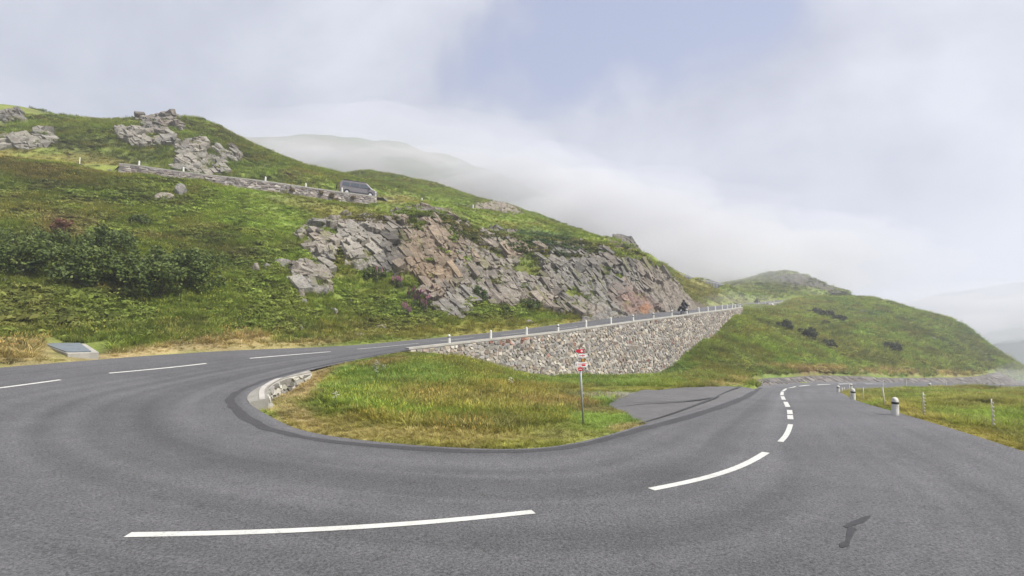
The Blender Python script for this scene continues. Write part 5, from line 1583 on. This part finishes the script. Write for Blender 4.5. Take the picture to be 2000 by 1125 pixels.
def plate(cu, cv, w, h, kind, mat, marks, yaw=0.0, back=None):
    """arrow plate in front of the pole; w, h in metres"""
    f = (829 - cv) / 142
    root_m = Matrix.Translation(((cu - 1140) * pxm, -.06, (829 - cv) * pxm)) @ Matrix.Rotation(yaw, 4, 'Z')
    t = .012; a = h * .5
    if kind == 'L': out = [(w / 2, -h / 2), (w / 2, h / 2), (-w / 2 + a, h / 2), (-w / 2, 0), (-w / 2 + a, -h / 2)]
    elif kind == 'R': out = [(-w / 2, -h / 2), (w / 2 - a, -h / 2), (w / 2, 0), (w / 2 - a, h / 2), (-w / 2, h / 2)][::-1]
    else: out = [(w / 2, -h / 2), (w / 2, h / 2), (-w / 2, h / 2), (-w / 2, -h / 2)]
    def prism(name, o2, y0, y1, m, par):
        mb = MB(); n = len(o2)
        V = [root_m @ Vector((x, y0, z)) for x, z in o2] + [root_m @ Vector((x, y1, z)) for x, z in o2]
        F = [tuple(range(n)), tuple(range(2 * n - 1, n - 1, -1))] + [(i, n + i, n + (i + 1) % n, (i + 1) % n) for i in range(n)]
        mb.add(V, F); ob = mb.build(name, m, par)
        bm = bmesh.new(); bm.from_mesh(ob.data); bmesh.ops.recalc_face_normals(bm, faces=bm.faces[:]); bm.to_mesh(ob.data); bm.free()
        return ob
    pl = prism('sign_plate', out, -t / 2, t / 2, mat, sp)
    for (x0, x1, z0, z1, mm) in marks:
        prism('marking', [(x1, z0), (x1, z1), (x0, z1), (x0, z0)], -t / 2 - .004, -t / 2 + .001, mm, pl)
    return pl
plate(1133.5, 691, .30, .125, 'L', s_red, [(.02, .11, -.013, .013, s_white), (.052, .078, -.042, -.0131, s_white), (.052, .078, .0131, .042, s_white)])
plate(1137.5, 699.5, .31, .12, 'L', s_white, [(-.10, .10, -.012, .012, s_red), (.018, .038, -.042, -.0121, s_red), (.018, .038, .0121, .042, s_red)])
plate(1135, 708.3, .29, .115, 'L', s_brown, [(-.105, -.08, -.045, .045, s_white), (-.04, -.015, -.045, .045, s_white), (.025, .13, -.05, .05, s_orange)])
plate(1137, 716.5, .45, .155, 'R', s_white, [(0.0, .125, -.045, .012, s_red), (-.15, .0, .012, .03, s_red), (.0, .17, .03, .045, s_red), (-.2, -.185, -.05, .04, s_brown), (-.17, -.02, -.05, -.04, s_red)])
plate(1134, 725, .15, .115, 'B', s_red, [(-.04, .05, -.012, .006, s_white)])

# ------------------------------------------------------------------ concrete drain box with its steel lid
db = empty('drain_box', P(165, 704, 25.0)); tag(db, 'pale concrete drain box with a grey steel lid at the road edge', 'drain box')
inv = Vector(db.location)
tops = [P(132, 690, 24.7), P(193, 687.5, 25.1), P(167, 671, 27.8), P(79, 671, 27.8)]
mb = MB()
V = [Vector(p) - inv for p in tops] + [Vector((p[0], p[1], 1.0)) - inv for p in tops]
mb.add(V, [(0, 1, 2, 3), (0, 4, 5, 1), (1, 5, 6, 2), (2, 6, 7, 3), (3, 7, 4, 0)])
b = mb.build('box', M['concrete'], db)
md = b.modifiers.new('edge', 'BEVEL'); md.width = .025; md.segments = 2; md.limit_method = 'ANGLE'
c0 = sum((Vector(p) for p in tops), Vector()) / 4
lidp = [Vector(tops[i]).lerp(Vector(tops[j]), t).lerp(c0, .04) for i, j, t in ((0, 3, .06), (1, 0, .22), (2, 3, .12), (3, 0, .03))]
mb = MB(); up = Vector((0, 0, 1))
V = [p + up * .012 - inv for p in lidp] + [p + up * .05 - inv for p in lidp]
mb.add(V, [(4, 5, 6, 7), (0, 1, 5, 4), (1, 2, 6, 5), (2, 3, 7, 6), (3, 0, 4, 7)])
mb.build('lid', simple('grey_steel', (.20, .23, .26), .5, .3, var=.2, scale=3), db)

# ------------------------------------------------------------------ guard rail on the far part of the higher road
gr_i = [i for i in range(len(VE)) if 1305 <= vu[i] <= 1440 and VE[i, 1] > 105]
gp, _ = resample(VE[gr_i], 2.6)
gr = empty('guard_rail', tuple(gp[0])); tag(gr, 'grey post-and-rail crash barrier along the far bend of the higher road', 'guard rail')
inv = Vector(gr.location); dark = simple('dark_steel', (.10, .115, .12), .6, .3)
for p_ in gp:
    mb = MB(); mb.box((0, 0, .5), (.16, .16, 1.3)); o = mb.build('post', dark, gr); o.location = Vector(p_) - inv + Vector((0, 0, .0))
for hgt, rad in ((1.12, .07), (.66, .10)):
    mb = MB(); mb.tube([Vector(p_) - inv + Vector((0, -.1, hgt)) for p_ in gp], rad, 6); mb.build('rail', steel if hgt > 1 else dark, gr)

# ------------------------------------------------------------------ van
v_body = simple('van_paint', (.12, .11, .118), .35, .4, var=.05, spec=.5, **{'Coat Weight': .6})
v_glass = simple('dark_glass', (.05, .06, .075), .12, 0, var=.05, spec=.8); v_blk = simple('black_plastic', (.02, .02, .024), .6)
v_tyre = simple('tyre', (.02, .02, .02), .85); v_rim = simple('rim', (.55, .55, .56), .35, .7); v_lamp = simple('lamp_lens', (.75, .75, .78), .2); v_chrome = simple('bright_trim', (.7, .7, .7), .3, .5); v_red = simple('tail_lamp', (.4, .02, .02), .3)
van = empty('van'); tag(van, 'dark grey camper van with black roof box driving down the higher road', 'van')
prof = [(-2.42, .32), (-2.52, .55), (-2.52, 1.0), (-2.45, 1.55), (-2.30, 1.86), (-2.05, 1.95), (.75, 1.97), (1.05, 1.90), (1.78, 1.22), (2.05, 1.10), (2.42, .95), (2.53, .72), (2.55, .45), (2.45, .30),
        (1.98, .30), (1.92, .55), (1.70, .72), (1.46, .72), (1.24, .55), (1.18, .30), (-1.12, .30), (-1.18, .55), (-1.40, .72), (-1.64, .72), (-1.86, .55), (-1.92, .30)]
def vw(x, z):
    w = .96 if z < 1.05 else .96 - (z - 1.05) * .17
    if x > 1.7: w -= (x - 1.7) * .12
    return w
mb = MB(); n = len(prof)
V = [(x, -vw(x, z), z) for x, z in prof] + [(x, vw(x, z), z) for x, z in prof]
F = [tuple(range(n)), tuple(range(2 * n - 1, n - 1, -1))] + [(i, n + i, n + (i + 1) % n, (i + 1) % n) for i in range(n)]
mb.add(V, F); body = mb.build('body', v_body, van)
bm = bmesh.new(); bm.from_mesh(body.data); bmesh.ops.triangulate(bm, faces=[f for f in bm.faces if len(f.verts) > 4]); bmesh.ops.recalc_face_normals(bm, faces=bm.faces[:]); bm.to_mesh(body.data); bm.free()
md = body.modifiers.new('edge', 'BEVEL'); md.width = .05; md.segments = 2; md.limit_method = 'ANGLE'; md.angle_limit = math.radians(50)
for sd in (-1, 1):
    for name, pts in (('side_window', [(-2.2, 1.18), (-1.2, 1.18), (-1.2, 1.72), (-2.1, 1.72)]), ('side_window', [(-1.1, 1.18), (.1, 1.18), (.1, 1.72), (-1.1, 1.72)]), ('door_window', [(.2, 1.16), (1.52, 1.16), (.98, 1.72), (.2, 1.72)])):
        mb = MB(); V = [(x, sd * (vw(x, z) + .012), z) for x, z in pts] + [(x, sd * (vw(x, z) - .03), z) for x, z in pts]
        f = [(0, 1, 2, 3)] + [(i, 4 + i, 4 + (i + 1) % 4, (i + 1) % 4) for i in range(4)]
        if sd > 0: f = [tuple(reversed(q)) for q in f]
        mb.add(V, f); mb.build(name, v_glass, van)
    mb = MB(); mb.box((.0, sd * .975, .42), (2.3, .03, .10)); mb.build('sill_trim', v_blk, van)
    mb = MB(); mb.box((1.42, sd * 1.08, 1.2), (.12, .2, .22)); mb.build('mirror', v_blk, van)
    mb = MB(); mb.box((2.40, sd * .66, .86), (.16, .32, .14), Matrix.Rotation(0.0, 4, 'Y')); mb.build('headlight', v_lamp, van)
    mb = MB(); mb.box((-2.50, sd * .82, 1.15), (.08, .12, .55)); mb.build('tail_light', v_red, van)
    mb = MB(); mb.box((-.6, sd * .74, 2.0), (2.6, .05, .06)); mb.build('roof_rail', v_blk, van)
    for wx in (1.58, -1.52):
        mt = Matrix.Translation((wx, sd * .86, .34)) @ Matrix.Rotation(math.pi / 2, 4, 'X')
        mb = MB(); mb.lathe([(.20, -.11), (.33, -.11), (.345, -.07), (.345, .07), (.33, .11), (.20, .11)], 20, mt); wh = mb.build('wheel', v_tyre, van, smooth=False)
        mb = MB(); mb.lathe([(.05, -.115), (.21, -.112), (.21, .112), (.05, .115)], 14, mt); mb.build('rim', v_rim, wh)
mb = MB(); mb.add([(1.07, -.76, 1.88), (1.07, .76, 1.88), (1.76, .84, 1.25), (1.76, -.84, 1.25)], [(0, 3, 2, 1)])
for i in range(4): mb.v[i] = (mb.v[i][0] + .02, mb.v[i][1], mb.v[i][2] + .02)
mb.build('windscreen', v_glass, van)
mb = MB(); mb.box((-.55, -.62, 2.04), (2.9, .26, .10)); mb.build('roof_box', v_blk, van)
mb = MB(); mb.box((2.53, 0, .5), (.08, 1.5, .22)); mb.build('front_bumper', v_blk, van)
rk = empty('cycle_rack'); rk.parent = van
mb = MB(); mb.tube([(-2.5, -.5, .9), (-2.75, -.5, .85), (-2.8, -.5, 1.5), (-2.5, -.5, 1.75)], .03, 6); mb.tube([(-2.5, .5, .9), (-2.75, .5, .85), (-2.8, .5, 1.5), (-2.5, .5, 1.75)], .03, 6); mb.tube([(-2.78, -.8, .85), (-2.78, .8, .85)], .03, 6)
mb.build('rack_frame', v_blk, rk)
for sx in (-.5, .5):
    mb = MB(); mb.tube([(-2.85, sx + math.cos(a) * .33, 1.2 + math.sin(a) * .33) for a in np.linspace(0, 2 * math.pi, 19)], .025, 6, cap=False); mb.build('cycle_wheel', v_tyre, rk)
q, n_ = ve_at(700, 1.55)
q2, _ = ve_at(640, 1.55); q3, _ = ve_at(760, 1.55)
dv_ = Vector(q3 - q2).normalized()
xa = dv_; ya = Vector((0, 0, 1)).cross(xa).normalized(); za = xa.cross(ya)
van.matrix_world = Matrix.Translation((q[0], q[1], q[2] + .07)) @ Matrix((xa, ya, za)).transposed().to_4x4()

# ------------------------------------------------------------------ motorcycle and rider
def tor(R, r, mt, n=20, m=8):
    mb = MB(); V = []; F = []
    for i in range(n):
        a = 2 * math.pi * i / n
        for j in range(m):
            b = 2 * math.pi * j / m; V.append(mt @ Vector(((R + r * math.cos(b)) * math.cos(a), (R + r * math.cos(b)) * math.sin(a), r * math.sin(b))))
    F = [(i * m + j, ((i + 1) % n) * m + j, ((i + 1) % n) * m + (j + 1) % m, i * m + (j + 1) % m) for i in range(n) for j in range(m)]
    mb.add(V, F); return mb
bk = empty('motorcycle'); tag(bk, 'dark touring motorcycle with panniers riding uphill beside the rock face', 'motorcycle')
rx = Matrix.Rotation(math.pi / 2, 4, 'X')
m_blk = simple('motorcycle_black', (.02, .022, .035), .4)
for wx in (.78, -.72):
    w_ = tor(.25, .07, Matrix.Translation((wx, 0, .32)) @ rx).build('wheel', v_tyre, bk, smooth=True)
    mb = MB(); mb.lathe([(.04, -.05), (.19, -.03), (.19, .03), (.04, .05)], 14, Matrix.Translation((wx, 0, .32)) @ rx); mb.build('rim', v_rim, w_)
mb = MB(); mb.box((.05, 0, .55), (.6, .34, .42)); o = mb.build('engine', simple('engine_grey', (.12, .12, .12), .5, .5), bk)
mb = MB(); mb.tube([(-.05, 0, .92), (.2, 0, .98), (.45, 0, .9)], [.16, .2, .15], 10); mb.build('tank', m_blk, bk, smooth=True)
mb = MB(); mb.tube([(-.75, 0, .86), (-.4, 0, .84), (-.05, 0, .84)], [.12, .16, .14], 8); mb.build('seat', v_blk, bk, smooth=True)
mb = MB(); mb.tube([(.78, .09, .32), (.5, .09, 1.0)], .035, 6); mb.tube([(.78, -.09, .32), (.5, -.09, 1.0)], .035, 6); mb.build('fork', steel, bk)
mb = MB(); mb.tube([(.38, -.42, 1.12), (.48, -.12, 1.08), (.48, .12, 1.08), (.38, .42, 1.12)], .022, 6); mb.build('handlebar', v_blk, bk)
mb = MB(); mb.add([(.55, -.22, .95), (.55, .22, .95), (.42, .2, 1.35), (.42, -.2, 1.35), (.7, 0, .95), (.52, 0, 1.36)], [(0, 4, 5, 3), (4, 1, 2, 5), (0, 3, 2, 1)]); mb.build('windshield', v_glass, bk)
for sd in (-1, 1):
    mb = MB(); mb.box((-.62, sd * .36, .68), (.48, .24, .36)); o = mb.build('pannier', v_blk, bk); md = o.modifiers.new('edge', 'BEVEL'); md.width = .03
mb = MB(); mb.box((-.85, 0, .98), (.36, .42, .28)); o = mb.build('top_case', v_blk, bk); md = o.modifiers.new('edge', 'BEVEL'); md.width = .04
mb = MB(); mb.box((-1.0, 0, .62), (.03, .18, .14)); mb.build('number_plate', s_white, bk)
mb = MB(); mb.tube([(.1, -.2, .35), (-.5, -.26, .42), (-.95, -.28, .5)], .05, 8); mb.build('exhaust', steel, bk)
bq = Vector(cast(1337, 615.5, zroad, 30))
j = int(np.argmin(np.hypot(NS[:, 0] - bq.x, NS[:, 1] - bq.y)))
dirv = Vector(NS[j - 2] - NS[j + 2]).normalized()
xa = dirv; ya = Vector((0, 0, 1)).cross(xa).normalized(); za = xa.cross(ya)
MBK = Matrix.Translation(bq) @ Matrix((xa, ya, za)).transposed().to_4x4()
bk.matrix_world = MBK
# the rider: one skinned figure
jn = [((-.25, 0, .98), .17), ((-.22, 0, 1.15), .165), ((-.14, 0, 1.38), .19), ((-.08, 0, 1.52), .12), ((-.05, 0, 1.62), .075), ((-.03, 0, 1.70), .08),
      ((-.08, .2, 1.47), .085), ((.08, .36, 1.25), .06), ((.33, .40, 1.15), .05), ((.41, .40, 1.13), .045), ((-.08, -.2, 1.47), .085), ((.08, -.36, 1.25), .06), ((.33, -.40, 1.15), .05), ((.41, -.40, 1.13), .045),
      ((-.2, .14, .95), .12), ((.22, .26, .86), .095), ((-.02, .26, .48), .065), ((-.04, .25, .38), .06), ((.12, .26, .34), .05), ((-.2, -.14, .95), .12), ((.22, -.26, .86), .095), ((-.02, -.26, .48), .065), ((-.04, -.25, .38), .06), ((.12, -.26, .34), .05)]
ed = [(0, 1), (1, 2), (2, 3), (3, 4), (4, 5), (3, 6), (6, 7), (7, 8), (8, 9), (3, 10), (10, 11), (11, 12), (12, 13), (0, 14), (14, 15), (15, 16), (16, 17), (17, 18), (0, 19), (19, 20), (20, 21), (21, 22), (22, 23)]
rd = empty('person'); tag(rd, 'motorcyclist in black jacket and helmet sitting on the touring motorcycle', 'person')
me = bpy.data.meshes.new('body'); me.from_pydata([p_ for p_, _ in jn], ed, []); me.update()
ro = link('body', me, simple('black_riding_suit', (.018, .018, .024), .75), rd)
sm = ro.modifiers.new('skin', 'SKIN')
lay_s = me.skin_vertices[0].data
for i, (_, r_) in enumerate(jn): lay_s[i].radius = (r_, r_)
lay_s[0].use_root = True
ss = ro.modifiers.new('sub', 'SUBSURF'); ss.levels = 1; ss.render_levels = 2
mb = MB(); mb.lathe([(.02, -.13), (.10, -.12), (.135, -.04), (.14, .03), (.115, .1), (.06, .14), (.01, .15)], 14, Matrix.Translation((-.01, 0, 1.74))); hm = mb.build('helmet', v_blk, rd, smooth=True)
mb = MB(); mb.box((.115, 0, 1.74), (.03, .17, .07)); mb.build('visor', v_glass, hm)
for sd in (-1, 1):
    mb = MB(); mb.tube([(.36, sd * .40, 1.13), (.42, sd * .41, 1.12)], [.05, .045], 8)
    for fi in range(4):
        mb.tube([(.40, sd * (.37 + .022 * fi), 1.15), (.45, sd * (.37 + .022 * fi), 1.14), (.44, sd * (.37 + .022 * fi), 1.09)], .011, 5)
    mb.tube([(.39, sd * .36, 1.11), (.43, sd * .345, 1.09)], .012, 5)
    mb.build('glove', v_blk, rd)
rd.matrix_world = MBK

# ------------------------------------------------------------------ shrubs
leaf_dark = mat_leaf('alder_leaf', (.078, .110, .028)); leaf_brown = mat_leaf('juniper_leaf', (.05, .058, .03)); bark = simple('bark', (.10, .08, .06), .9)
def shrub(name, u, vb, wpx, hpx, label, group, zf, mat, seed, leaves=2600, leaf=.10, Y=None, dens=1.0):
    r = np.random.default_rng(seed)
    if Y is None: x, y, z = cast(u, vb, zf, 14)
    else: x, y, z = P(u, vb, Y)
    W = wpx / 1000 * y / 2; H = hpx / 1000 * y
    root = empty(name, (x, y, z - .1)); tag(root, label, 'shrub', group)
    nc = 26
    cl = []
    for i in range(nc):
        a = r.uniform(0, 2 * np.pi); q = np.sqrt(r.uniform()) * .85
        hh = r.uniform(.16, .92) * (1 - .45 * q * q)
        cl.append((q * np.cos(a) * W, q * np.sin(a) * W * .8, hh * H, r.uniform(.16, .30) * min(W, H)))
    cl = np.array(cl)
    k = r.integers(0, nc, leaves)
    d = r.normal(size=(leaves, 3)); d /= np.linalg.norm(d, axis=1, keepdims=True)
    C = cl[k, :3] + d * cl[k, 3:4] * (r.uniform(.55, 1.12, (leaves, 1)))
    C[:, 2] = np.maximum(C[:, 2], .05)
    nn = d * .7 + r.normal(size=(leaves, 3)) * .6 + np.array([0, 0, .35]); nn /= np.linalg.norm(nn, axis=1, keepdims=True)
    t1 = np.cross(nn, r.normal(size=(leaves, 3))); t1 /= np.linalg.norm(t1, axis=1, keepdims=True); t2 = np.cross(nn, t1)
    s = leaf * r.uniform(.6, 1.35, (leaves, 1))
    V = np.stack([C - t1 * s, C - t2 * s * .62, C + t1 * s, C + t2 * s * .62], 1).reshape(-1, 3)
    F = np.arange(leaves * 4).reshape(-1, 4)
    fo = link('foliage', np_mesh('foliage', V, F, False), mat, root); fo['kind'] = 'stuff'
    for i in range(5):
        c_ = cl[r.integers(0, nc)]
        mb = MB(); b0 = Vector((r.uniform(-.15, .15) * W, r.uniform(-.15, .15) * W, 0))
        e0 = Vector(c_[:3]); m0 = b0.lerp(e0, .5) + Vector((r.uniform(-.1, .1), r.uniform(-.1, .1), .15))
        mb.tube([b0, m0, e0], [.035, .025, .01], 6); mb.build('stem', bark, root)
    return root
AL = [(25, 545, 130, 92, 32.5, 'dark green alder shrub rising right above the grey stone'), (105, 548, 120, 95, 33.5, 'dark alder shrub next to the one above the grey stone'), (180, 556, 115, 90, 34.5, 'dark alder shrub in the middle of the thicket row'),
      (245, 566, 100, 92, 35.2, 'dark alder shrub between the middle one and the forward bulging one'), (300, 588, 120, 110, 33.4, 'full dark alder shrub bulging forward from the thicket'), (390, 568, 110, 92, 36.0, 'rounded alder shrub with sunlit crown at the inner end of the thicket'),
      (340, 540, 110, 70, 37.5, 'alder shrub half hidden behind the forward bulging one'), (70, 495, 120, 60, 37, 'light-topped alder shrub at the back, below the reddish bush'), (200, 495, 120, 55, 38.5, 'light-topped alder shrub at the back, below the dark low bush')]
for i, (u, vb, w, h, Y, lab) in enumerate(AL):
    shrub('alder_shrub', u, vb, w, h, lab, 'alder thicket on the left bank', zB, leaf_dark, 500 + i, 3400, .105)
JR = [(1580, 663, 36, 34, 'biggest dark round shrub standing out on the round hill'), (1533, 643, 34, 20, 'dark low shrub upslope of the biggest one on the round hill'), (1618, 677, 34, 15, 'flat dark shrub just below the biggest one on the round hill'), (1592, 617, 30, 16, 'brownish shrub under the far stone bank'),
      (1614, 620, 30, 18, 'brownish shrub beside its twin under the far stone bank'), (1640, 627, 28, 12, 'small flat dark shrub near the brownish pair'), (1740, 684, 44, 16, 'pale grey-green shrub low on the round hill'), (1612, 634, 18, 9, 'tiny dark shrub between the brownish pair and the biggest one'), (1479, 592, 9, 9, 'tiny round bush beside the far road')]
for i, (u, vb, w, h, lab) in enumerate(JR):
    shrub('juniper_shrub', u, vb, w, h, lab, 'dark shrubs on the round hill', zA if u > 1500 else zB, leaf_brown, 540 + i, 1500, .16)
rus = mat_leaf('russet_leaf', (.13, .065, .04))
shrub('heather_bush', 117, 452, 40, 34, 'reddish brown bush above the alder thicket', None, zB, rus, 560, 1200, .10)
shrub('heather_bush', 275, 440, 46, 24, 'dark low bush upslope of the alder thicket', None, zB, leaf_dark, 561, 1200, .10)
shrub('heather_bush', 935, 590, 30, 40, 'fresh green bush climbing the foot of the rock face', None, zB, mat_leaf('fresh_leaf', (.06, .10, .025)), 562, 1500, .10)
shrub('heather_bush', 1035, 603, 44, 22, 'blue-green bush at the foot of the long rock face', None, zB, leaf_dark, 563, 1300, .11)
shrub('heather_bush', 985, 612, 26, 18, 'dark bush next to the blue-green one under the rock face', None, zB, leaf_dark, 564, 900, .10)
shrub('heather_bush', 730, 545, 50, 26, 'leafy dark bush in the hollow of the flowery bank', None, zB, leaf_dark, 565, 1200, .1)
for i, (u, vb, w, h, lab) in enumerate([(648, 384, 12, 10, 'rounded tuft growing from the joints of the higher road wall'), (655, 394, 14, 10, 'rounded tuft growing from the joints of the higher road wall'), (570, 372, 10, 6, 'rounded tuft growing from the joints of the higher road wall'), (628, 377, 9, 6, 'rounded tuft growing from the joints of the higher road wall'), (690, 386, 10, 5, 'rounded tuft growing from the joints of the higher road wall')]):
    q, n_ = ve_at(u, -.35)
    o = shrub('wall_tuft', u, vb, w, h, lab, 'tufts in the higher road wall', zB, mat_leaf('tuft_%d' % i, (.13, .10, .045)), 580 + i, 500, .07, Y=float(q[1]) - .2)
# fireweed on the bank below the rock
pink = simple('fireweed_blossom', (.25, .11, .155), .8); fwl = mat_leaf('fireweed_leaf', (.05, .085, .04))
def make_fireweed(seed):
    r = np.random.default_rng(seed); root = empty('fireweed')
    st = MB(); lf = MB(); bl = MB()
    for k in range(7):
        bx, by = r.uniform(-.25, .25), r.uniform(-.25, .25); h = r.uniform(.8, 1.2); tx, ty = bx + r.uniform(-.1, .1), by + r.uniform(-.1, .1)
        st.tube([(bx, by, -.1), (tx, ty, h)], .012, 5)
        for i in range(16):
            f = r.uniform(.15, .7); a = r.uniform(0, 6.28); L = r.uniform(.12, .2); x, y, z = bx + (tx - bx) * f, by + (ty - by) * f, h * f
            ex, ey = math.cos(a) * L, math.sin(a) * L; px, py = -math.sin(a) * .025, math.cos(a) * .025
            lf.add([(x, y, z), (x + ex * .5 + px, y + ey * .5 + py, z + .05), (x + ex, y + ey, z - .01), (x + ex * .5 - px, y + ey * .5 - py, z + .05)], [(0, 1, 2, 3)])
        for i in range(26):
            f = r.uniform(.7, 1.0); a = r.uniform(0, 6.28); L = .075 * (1.25 - f); x, y, z = bx + (tx - bx) * f + math.cos(a) * L, by + (ty - by) * f + math.sin(a) * L, h * f
            s = .028; bl.add([(x - s, y, z - s), (x + s, y, z - s), (x + s, y + s, z + s), (x - s, y - s, z + s)], [(0, 1, 2, 3)])
    st.build('stem', bark, root); o = lf.build('leaves', fwl, root); o['kind'] = 'stuff'; o = bl.build('blossom', pink, root); o['kind'] = 'stuff'
    return root
fw = [make_fireweed(1), make_fireweed(2)]; fc = 0
for (u, v) in [(796, 590), (806, 586), (815, 592), (826, 586), (836, 590), (846, 584), (838, 598), (790, 618), (800, 622), (738, 548), (733, 556), (812, 604), (822, 606), (772, 560), (780, 566), (830, 612)]:
    x, y, z = cast(u, v, zB, 20)
    o = fw[fc % 2] if fc < 2 else copy_tree(fw[fc % 2]); fc += 1
    o.location = (x, y, z); o.rotation_euler = (0, 0, random.uniform(0, 6.28)); s = random.uniform(.95, 1.35); o.scale = (s, s, s)
    tag(o, 'pink flowering fireweed clump on the bank below the broken rock face', 'flowers', 'fireweed below the rock face')
# white umbels on the island
wf = empty('cow_parsley'); mb = MB()
for k in range(5): mb.tube([(0, 0, 0), (.03 * (k - 2), .03 * ((k * 7) % 5 - 2), .45 + .05 * k)], .004, 5)
mb.build('stem', fwl, wf); mb = MB()
for k in range(5):
    for i in range(9):
        a = i * 2.4; rr_ = .018 * math.sqrt(i) * 1.6; x, y, z = .03 * (k - 2) + rr_ * math.cos(a), .03 * ((k * 7) % 5 - 2) + rr_ * math.sin(a), .46 + .05 * k; s = .014
        mb.add([(x - s, y - s, z), (x + s, y - s, z), (x + s, y + s, z), (x - s, y + s, z)], [(0, 1, 2, 3)])
mb.build('blossom', s_white, wf)
first = True
for (u, v) in [(732, 735), (738, 730), (748, 740), (655, 802), (735, 745), (998, 765)]:
    x, y, z = cast(u, v, zA, 12); o = wf if first else copy_tree(wf); first = False
    o.location = (x, y, z); o.rotation_euler = (0, 0, random.uniform(0, 6)); tag(o, 'white umbel flowers sticking out of the island grass', 'flowers', 'white flowers on the island')
# ------------------------------------------------------------------ the air
hz = NT('mist')
pv_ = hz.n('ShaderNodeVolumePrincipled')
pv_.inputs['Color'].default_value = (0.85, 0.885, 0.98, 1)
pv_.inputs['Density'].default_value = 0.0009
pv_.inputs['Anisotropy'].default_value = 0.2
hz.l(pv_.outputs['Volume'], hz.o.inputs['Volume'])
mb = MB(); mb.box((300, 1200, 13), (9000, 6600, 324))
haze = mb.build('haze', hz.m); tag(haze, kind='stuff')
# banks of low cloud drifting over the far hill and the valley
cl_ = NT('mist_bank')
pv_ = cl_.n('ShaderNodeVolumePrincipled')
pv_.inputs['Color'].default_value = (0.95, 0.96, 0.99, 1)
pv_.inputs['Density'].default_value = 0.012
hz2 = pv_
cl_.l(pv_.outputs['Volume'], cl_.o.inputs['Volume'])
for i, (u, v, Y, rx, ry, rz) in enumerate([(780, 335, 315, 150, 40, 36), (1130, 425, 320, 120, 40, 34), (1420, 500, 380, 140, 50, 34), (1180, 425, 300, 60, 40, 26), (1330, 485, 290, 62, 40, 24), (1080, 385, 330, 62, 40, 26), (930, 365, 335, 60, 34, 16), (690, 325, 330, 50, 26, 13), (1480, 520, 330, 75, 40, 26), (1250, 450, 260, 70, 24, 24), (1330, 500, 215, 45, 18, 14), (1420, 530, 215, 40, 16, 9), (1400, 510, 255, 60, 24, 16), (1100, 405, 270, 50, 22, 18), (560, 320, 330, 45, 25, 14),
                                          (1980, 600, 560, 130, 60, 26), (1850, 640, 520, 90, 50, 18), (1425, 590, 103, 9, 5, 2.2), (2010, 745, 118, 16, 8, 4.5), (1960, 735, 116, 10, 6, 2.5)]):
    r = np.random.default_rng(900 + i)
    bm = bmesh.new(); bmesh.ops.create_icosphere(bm, subdivisions=4, radius=1)
    V = np.array([q.co[:] for q in bm.verts])
    k = 0.40 + 1.15 * fbm(V[:, 0] * 2.2 + i * 5, V[:, 1] * 1.6 + V[:, 2] * 2.2, 5, 900 + i)
    V = V * k[:, None] * np.array([rx, ry, rz])
    for q, c in zip(bm.verts, V): q.co = c
    me = bpy.data.meshes.new('mist_bank'); bm.to_mesh(me); bm.free()
    for pl in me.polygons: pl.use_smooth = True
    o = link('mist_bank', me, cl_.m); o.location = P(u, v, Y); tag(o, kind='stuff')
